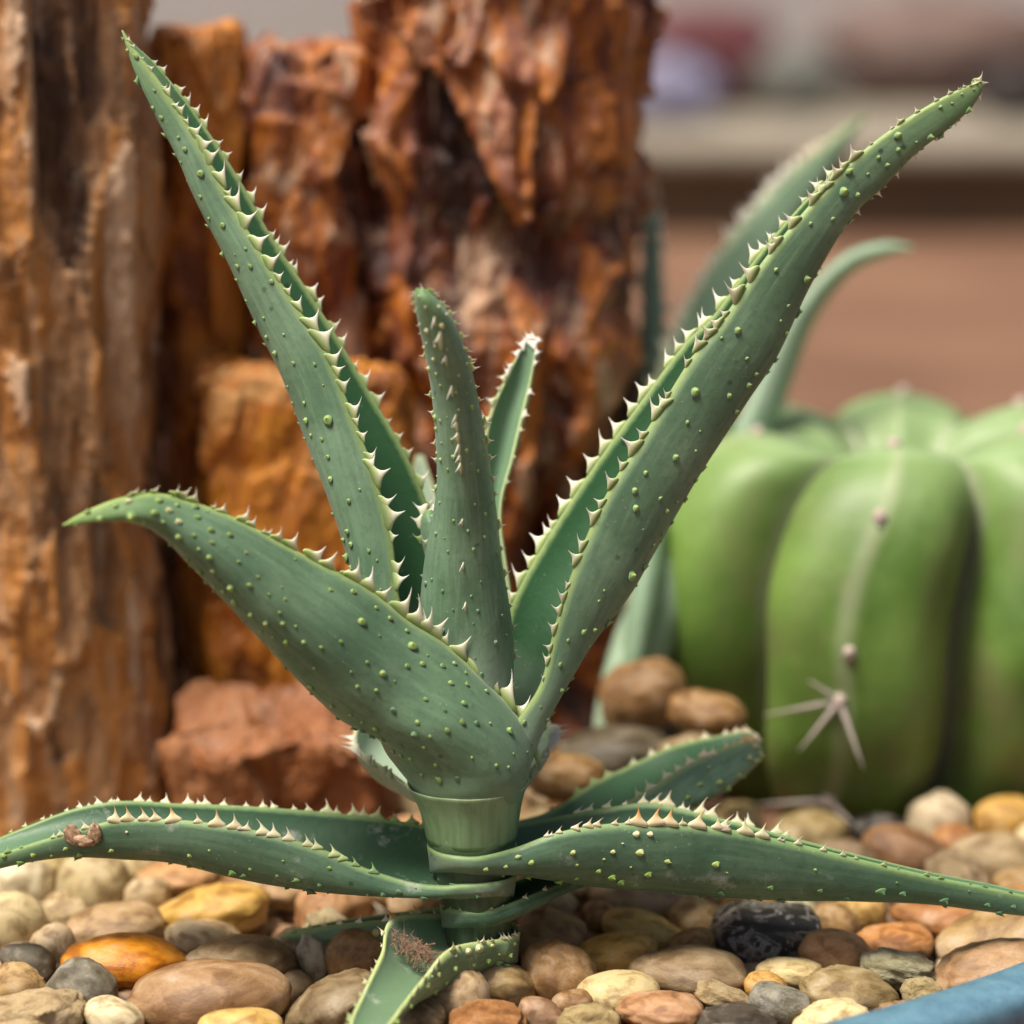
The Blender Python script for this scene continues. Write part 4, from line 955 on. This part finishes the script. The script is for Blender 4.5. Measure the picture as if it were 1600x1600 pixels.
HAND = [  # px, py, width, height, roll, colour, surface, own label
 (40, 1385, 105, 90, 0, 'white', 'matte', None), (146, 1392, 112, 108, -8, 'sand', 'matte', 'large sandy pebble with an ochre stain under the scarred leaf'), (12, 1450, 105, 100, 20, 'cream', 'matte', None),
 (192, 1452, 145, 75, 5, 'pink', 'matte', None), (345, 1424, 185, 66, 12, 'ochre', 'matte', 'long ochre tan pebble tilted under the lower left leaf'), (85, 1480, 72, 72, 0, 'cream', 'matte', None), (48, 1506, 88, 62, -25, 'grey', 'matte', None),
 (212, 1514, 188, 82, -3, 'orange', 'quartz', 'bright orange translucent pebble, lower left'), (338, 1474, 128, 62, -14, 'cream', 'matte', None), (385, 1510, 165, 72, -4, 'taupe', 'matte', 'long dark taupe pebble right of the bright orange one'),
 (335, 1562, 240, 92, 6, 'pink', 'matte', 'broad flat pinkish taupe pebble below the bright orange one'), (26, 1542, 90, 70, -10, 'tan', 'matte', None), (128, 1550, 100, 92, -35, 'grey', 'matte', None), (82, 1582, 150, 84, 8, 'cream', 'rough', 'rough pitted cream pebble in the lower left corner'),
 (200, 1582, 90, 62, -20, 'white', 'matte', None), (362, 1598, 128, 46, 0, 'yellow', 'quartz', None), (505, 1572, 160, 96, 28, 'taupe', 'matte', None), (540, 1502, 112, 100, 10, 'brown', 'matte', None), (470, 1502, 52, 74, 10, 'palegrey', 'matte', None),
 (438, 1484, 60, 50, 0, 'beige', 'matte', None), (650, 1415, 90, 66, -25, 'pink', 'matte', None), (735, 1564, 116, 82, 30, 'beige', 'matte', None), (792, 1544, 134, 74, -10, 'olive', 'quartz', 'glossy olive amber pebble at the foot of the stem'),
 (870, 1536, 130, 96, -28, 'brown', 'matte', None), (858, 1474, 112, 92, -20, 'tan', 'matte', None), (862, 1426, 108, 70, 10, 'beige', 'matte', None), (922, 1432, 54, 46, 0, 'salmon', 'matte', None), (770, 1588, 112, 54, 0, 'rust', 'rough', 'rough crystalline orange rust pebble at the bottom edge below the stem'),
 (832, 1588, 76, 48, -25, 'pink', 'quartz', None), (942, 1587, 96, 50, 5, 'sand', 'rough', None), (1016, 1406, 170, 68, -6, 'beige', 'matte', None), (1008, 1454, 132, 62, -15, 'yellow', 'quartz', None), (984, 1504, 134, 74, 12, 'ochre', 'matte', None),
 (1050, 1518, 178, 58, -4, 'taupe', 'matte', None), (994, 1550, 122, 40, 3, 'cream', 'matte', None), (1026, 1570, 132, 56, 0, 'salmon', 'matte', None), (1120, 1556, 94, 48, -25, 'sand', 'rough', None), (1198, 1472, 168, 116, -4, 'black', 'black', 'large black pebble with pale grey streaks, lower right'),
 (1318, 1490, 112, 80, -8, 'salmon', 'matte', None), (1416, 1478, 120, 56, 3, 'rust', 'matte', None), (1400, 1518, 114, 48, -8, 'palegrey', 'rough', None), (1416, 1548, 64, 40, 0, 'cream', 'rough', None), (1524, 1470, 190, 68, 17, 'tan', 'matte', None), (1540, 1512, 200, 52, 16, 'pink', 'matte', None),
 (1210, 1570, 94, 64, -18, 'grey', 'black', 'small grey and cream veined pebble beside the blue rim'), (1132, 1592, 120, 40, 0, 'dark', 'rough', None), (1330, 1544, 150, 56, -10, 'olive', 'matte', None), (1240, 1526, 100, 40, 0, 'sand', 'matte', None), (1166, 1544, 68, 50, -15, 'ochre', 'matte', None),
 (1286, 1584, 116, 40, 8, 'cream', 'matte', None), (1360, 1430, 78, 58, 0, 'yellow', 'matte', None), (1482, 1428, 155, 54, -5, 'rust', 'matte', None), (1318, 1434, 74, 56, -20, 'tan', 'matte', None), (1266, 1428, 56, 50, -30, 'white', 'matte', None),
 (1425, 1334, 136, 76, -15, 'brown', 'matte', None), (1473, 1282, 92, 84, 20, 'white', 'matte', None), (1374, 1304, 96, 62, -10, 'black', 'matte', None), (1548, 1344, 136, 84, -10, 'beige', 'matte', None), (1568, 1286, 90, 70, 0, 'ochre', 'matte', None),
 (1002, 1088, 112, 84, 15, 'brown', 'matte', 'brown pebble on top of the heap left of the cactus', 150), (1100, 1122, 100, 50, -10, 'brown', 'matte', 'flat brown pebble wedged between the heap and the cactus', 128), (965, 1178, 160, 66, 8, 'dark', 'matte', 'dark brown pebble in the heap behind the cut-off leaf', 135), (1075, 1180, 110, 70, 0, 'taupe', 'matte', None, 118), (890, 1215, 110, 66, 0, 'brown', 'matte', None, 104), (1010, 1235, 120, 60, 0, 'tan', 'matte', None, 100), (270, 1380, 120, 60, 0, 'salmon', 'matte', None), (420, 1400, 110, 60, -10, 'pink', 'matte', None),
 (235, 1395, 70, 66, 0, 'beige', 'matte', None), (1440, 1410, 80, 50, 0, 'tan', 'matte', None), (1170, 1420, 90, 54, 8, 'ochre', 'matte', None), (1100, 1440, 90, 60, -12, 'tan', 'matte', None), (1095, 1490, 70, 50, 10, 'brown', 'matte', None), (610, 1395, 80, 50, 0, 'tan', 'matte', None),
 (1560, 1420, 90, 50, 10, 'salmon', 'matte', None), (670, 1585, 90, 60, -15, 'taupe', 'matte', None), (600, 1545, 70, 60, 0, 'tan', 'matte', None), (905, 1570, 60, 40, 0, 'brown', 'matte', None),
]
rp = random.Random(12)
def pebble_mesh(name, seed, sub=4, amp=0.10, flat=0.0, facet=0.0):
    bm = bmesh.new(); bmesh.ops.create_icosphere(bm, subdivisions=sub, radius=1.0)
    r = random.Random(seed)
    co = np.array([v.co[:] for v in bm.verts])
    pw = r.uniform(0.78, 1.0)
    c2 = np.sign(co) * np.abs(co) ** pw
    k = 1 + amp * fbm(co[:, 0] * 1.1 + seed * 3.7, co[:, 1] * 1.1, co[:, 2] * 1.1, 2, seed) + 0.012 * fbm(co[:, 0] * 5 + seed, co[:, 1] * 5, co[:, 2] * 5, 2, seed + 4)
    if facet: k += facet * np.abs(vnoise(co[:, 0] * 2.6, co[:, 1] * 2.6, co[:, 2] * 2.6 + seed, seed)) * -1 + facet * 0.4 * fbm(co[:, 0] * 6, co[:, 1] * 6, co[:, 2] * 6 + seed, 3, seed)
    c2 = c2 * k[:, None]
    egg = r.uniform(-0.18, 0.18); c2[:, 1] *= 1 + egg * c2[:, 0]; c2[:, 2] *= 1 + egg * 0.6 * c2[:, 0]
    c2 /= np.abs(c2).max(axis=0)
    for v, c in zip(bm.verts, c2): v.co = c
    me = bpy.data.meshes.new(name); bm.to_mesh(me); bm.free()
    me.polygons.foreach_set('use_smooth', [True] * len(me.polygons))
    return me
SHAPES = {}
for kname, m_ in M_peb.items():
    SHAPES[kname] = []
    for q in range(8 if kname == 'matte' else 3):
        me = pebble_mesh('pebble', q + 20 * len(SHAPES), amp=0.11 if kname != 'rough' else 0.2, facet=0.20 if kname == 'rough' else [0.03, 0.07, 0.12, 0.04, 0.10, 0.0, 0.14, 0.06][q])
        me.materials.append(m_); SHAPES[kname].append(me)

PEB = []
def clear_of(x, y, r_):
    for (ox, oy, rx, ry) in OBST:
        if ((x - ox) / (rx + r_ * 0.8)) ** 4 + ((y - oy) / (ry + r_ * 0.8)) ** 4 < 1: return False
    return True
for row in HAND:
    (px, py, wp, hp, roll, colr, surf, lab) = row[:8]
    dep = proj(G(px, py, 0.016))[2]
    a = wp * 0.56 * dep / FPX
    h = hp * 0.57 * dep / FPX
    b_ = a * rp.uniform(0.70, 0.9)
    va = math.atan2(CZ - 0.016, math.hypot(0, G(px, py, 0.016)[1] - CAM[1]))
    c2 = (h * h - (b_ * math.sin(va)) ** 2) / math.cos(va) ** 2
    c = max(math.sqrt(max(c2, 0)), a * 0.44)
    p = G(px, py, max(0.014, c * 0.9))
    if len(row) > 8: p = P(px, py, row[8])
    PEB.append(dict(p=p, abc=np.array([a, b_, c]), roll=R(roll), yaw=rp.uniform(-0.25, 0.25), pitch=rp.uniform(-0.15, 0.15), col=colr, surf=surf, lab=lab, hand=True, p0=p.copy()))
# fill what the hand-placed ones leave open, nearest first
cols_f = ['tan', 'tan', 'brown', 'beige', 'beige', 'salmon', 'sand', 'sand', 'ochre', 'taupe', 'cream', 'cream', 'rust', 'olive', 'white', 'pink']
rim_side = lambda x, y: np.hypot(x - cen2[0], y - cen2[1])
tries = 0
while tries < 9000:
    tries += 1
    px = rp.uniform(-60, 1660); py = 1130 + 480 * math.sqrt(rp.random())
    p = G(px, py, 0.012)
    if p[1] > 0.30: continue
    a = rp.uniform(0.0105, 0.0175)
    if not clear_of(p[0], p[1], a) or rim_side(p[0], p[1]) > RAD - a * 0.8: continue
    if math.hypot(p[0] - base[0], p[1] - base[1]) < 0.012 + a: continue
    ok = True
    for q in PEB:
        d = q['p'] - p
        if math.hypot(d[0], d[1]) < (q['abc'][0] + q['abc'][1]) * 0.5 + a * (0.72 if q['hand'] else 0.66): ok = False; break
    if not ok: continue
    PEB.append(dict(p=p, abc=np.array([a, a * rp.uniform(.68, .9), a * rp.uniform(.52, .78)]), roll=rp.uniform(-.4, .4), yaw=rp.uniform(-3, 3), pitch=rp.uniform(-.25, .25), col=rp.choice(cols_f), surf='matte' if rp.random() < .80 else rp.choice(['rough', 'quartz']), lab=None, hand=False, p0=p.copy()))
# push overlapping neighbours apart a little
def rmat(q): return (Matrix.Rotation(q['yaw'], 3, 'Z') @ Matrix.Rotation(q['pitch'], 3, 'X') @ Matrix.Rotation(-q['roll'], 3, 'Y'))
for q in PEB: q['m'] = np.array(rmat(q))
def rad(q, n):
    l = q['m'].T @ n
    return 1 / math.sqrt(((l / q['abc']) ** 2).sum())
for it in range(30):
    for i in range(len(PEB)):
        for j in range(i + 1, len(PEB)):
            d = PEB[j]['p'] - PEB[i]['p']
            L = math.sqrt(d @ d)
            if L > 0.07: continue
            if L > PEB[i]['abc'].max() + PEB[j]['abc'].max(): continue
            n = d / (L + 1e-9)
            ov = rad(PEB[i], n) + rad(PEB[j], n) - L
            if ov > 0:
                wi, wj = (0.35 if PEB[i]['hand'] else 0.65), (0.35 if PEB[j]['hand'] else 0.65)
                PEB[i]['p'] = PEB[i]['p'] - n * ov * wi * 0.5; PEB[j]['p'] = PEB[j]['p'] + n * ov * wj * 0.5
    for q in PEB:
        lim = 0.006 if q['hand'] else 0.010
        dd = q['p'] - q['p0']; L = np.linalg.norm(dd)
        if L > lim: q['p'] = q['p0'] + dd * lim / L
        q['p'][2] = max(q['p'][2], q['abc'][2] * 0.75)

# labels: colour, size, shape and where it lies next to things one can find
ANCH = [('the stem', 750, 1480), ('the large black pebble', 1198, 1472), ('the bright orange pebble', 212, 1514), ('the blue rim', 1500, 1560), ('the cactus base', 1300, 1230), ('the scarred leaf', 130, 1320), ('the rough pitted corner pebble', 82, 1582),
        ('the lower right leaf tip', 1560, 1405), ('the ragged lowest leaf', 640, 1530), ('the cut-off leaf', 1130, 1195), ('the reddish ledge', 420, 1230), ('the tan log', 130, 1260), ('the right edge of the photo', 1600, 1330), ('the lower left leaf', 430, 1330), ('the lower right leaf', 1060, 1340)]
def info(q):
    px, py, dep = proj(q['p'])
    best = min(ANCH, key=lambda t: (t[1] - px) ** 2 + (t[2] - py) ** 2)
    dx, dy = px - best[1], py - best[2]
    if abs(dx) > abs(dy) * 1.3: rel = 'right of' if dx > 0 else 'left of'
    else: rel = 'below' if dy > 0 else 'above'
    size = 'small' if q['abc'][0] < 0.0105 else ('large' if q['abc'][0] > 0.0155 else 'mid-sized')
    asp = q['abc'][2] / q['abc'][0]
    shp = 'flat' if asp < 0.5 else ('round' if asp > 0.72 else 'oval')
    return f"{size} {shp} {WORD[q['col']]} pebble {rel} {best[0]}", (dx * dx + dy * dy)
seen = {}
for q in PEB:
    if q['lab'] is None:
        l, dist = info(q); seen.setdefault(l, []).append((dist, q))
ORD = ['nearest to it', 'second nearest to it', 'third nearest to it', 'fourth nearest to it', 'fifth nearest to it', 'sixth nearest to it', 'seventh nearest to it', 'eighth nearest to it', 'ninth nearest to it']
for l, lst in seen.items():
    lst.sort(key=lambda t: t[0])
    for k, (dist, q) in enumerate(lst):
        q['lab'] = l if len(lst) == 1 else l + ', ' + ORD[min(k, 8)]
for q in PEB:
    o = bpy.data.objects.new('pebble', rp.choice(SHAPES[q['surf']])); COL.objects.link(o)
    o.location = q['p']
    o.rotation_mode = 'QUATERNION'; o.rotation_quaternion = rmat(q).to_quaternion()
    o.scale = q['abc']
    v = rp.uniform(1.0, 1.3)
    cc = C_[q['col']]
    o.color = (min(cc[0] * v, 1), min(cc[1] * v * rp.uniform(.95, 1.05), 1), min(cc[2] * v * rp.uniform(.70, .86), 1), 1)
    tag(o, q['lab'], 'pebble', 'pebbles around the aloe')
print('pebbles', len(PEB))

# lower layer of gravel that shows only between the pebbles, and the bed beyond the frame
def gravel():
    small = []
    for q in range(5):
        bm = bmesh.new(); bmesh.ops.create_icosphere(bm, subdivisions=2, radius=1.0)
        co = np.array([v.co[:] for v in bm.verts]); fc = [[v.index for v in f.verts] for f in bm.faces]; bm.free()
        k = 1 + 0.14 * fbm(co[:, 0] * 1.3 + q * 5, co[:, 1] * 1.3, co[:, 2] * 1.3, 2, q)
        small.append((co * k[:, None], fc))
    V, F, off, n = [], [], 0, 0
    colv = []
    occ = {}
    for _ in range(26000):
        x = rp.uniform(-0.42, 0.42); y = rp.uniform(-0.16, 0.36)
        if not clear_of(x, y, 0.004) or rim_side(x, y) > RAD - 0.008: continue
        if math.hypot(x - base[0], y - base[1]) < 0.018: continue
        a = rp.uniform(0.006, 0.011)
        key = (int(x / 0.012), int(y / 0.012))
        if occ.get(key, 0) > 0: continue
        occ[key] = 1
        px, py, _d = proj((x, y, 0.01))
        infr = -80 < px < 1680 and py < 1640
        co, fc = small[rp.randrange(5)]
        m = np.array(Matrix.Rotation(rp.uniform(0, 6.28), 3, 'Z') @ Matrix.Rotation(rp.uniform(-.4, .4), 3, 'X'))
        vv = (co * np.array([a, a * rp.uniform(.7, 1), a * rp.uniform(.5, .75)])) @ m.T + np.array([x, y, (0.002 if infr else 0.008) + rp.uniform(0, 0.004)])
        V.append(vv); F += [[i + off for i in f] for f in fc]; off += len(co)
        c = C_[rp.choice(cols_f)]; colv.append(np.tile(np.array([c[0], c[1], c[2], 1.0]), (len(co), 1)))
    m, nt, b = new_mat('gravel_stone')
    at = nt.nodes.new('ShaderNodeVertexColor'); at.layer_name = 'stone'
    geo = nt.nodes.new('ShaderNodeTexCoord').outputs['Object']
    n1 = noise_n(nt, geo, 260, 4)
    nt.links.new(mix(nt, ramp(nt, n1, [(0.4, 0.6), (0.6, 0)]), at.outputs[0], (0.12, 0.08, 0.05)), b.inputs['Base Color'])
    b.inputs['Roughness'].default_value = 0.6
    o = mesh_obj('gravel', np.vstack(V), F, m)
    ca = o.data.color_attributes.new('stone', 'FLOAT_COLOR', 'POINT')
    ca.data.foreach_set('color', np.vstack(colv).astype(np.float32).ravel())
    tag(o, 'small mixed gravel showing in the gaps under the pebbles', 'gravel', kind='stuff')
gravel()
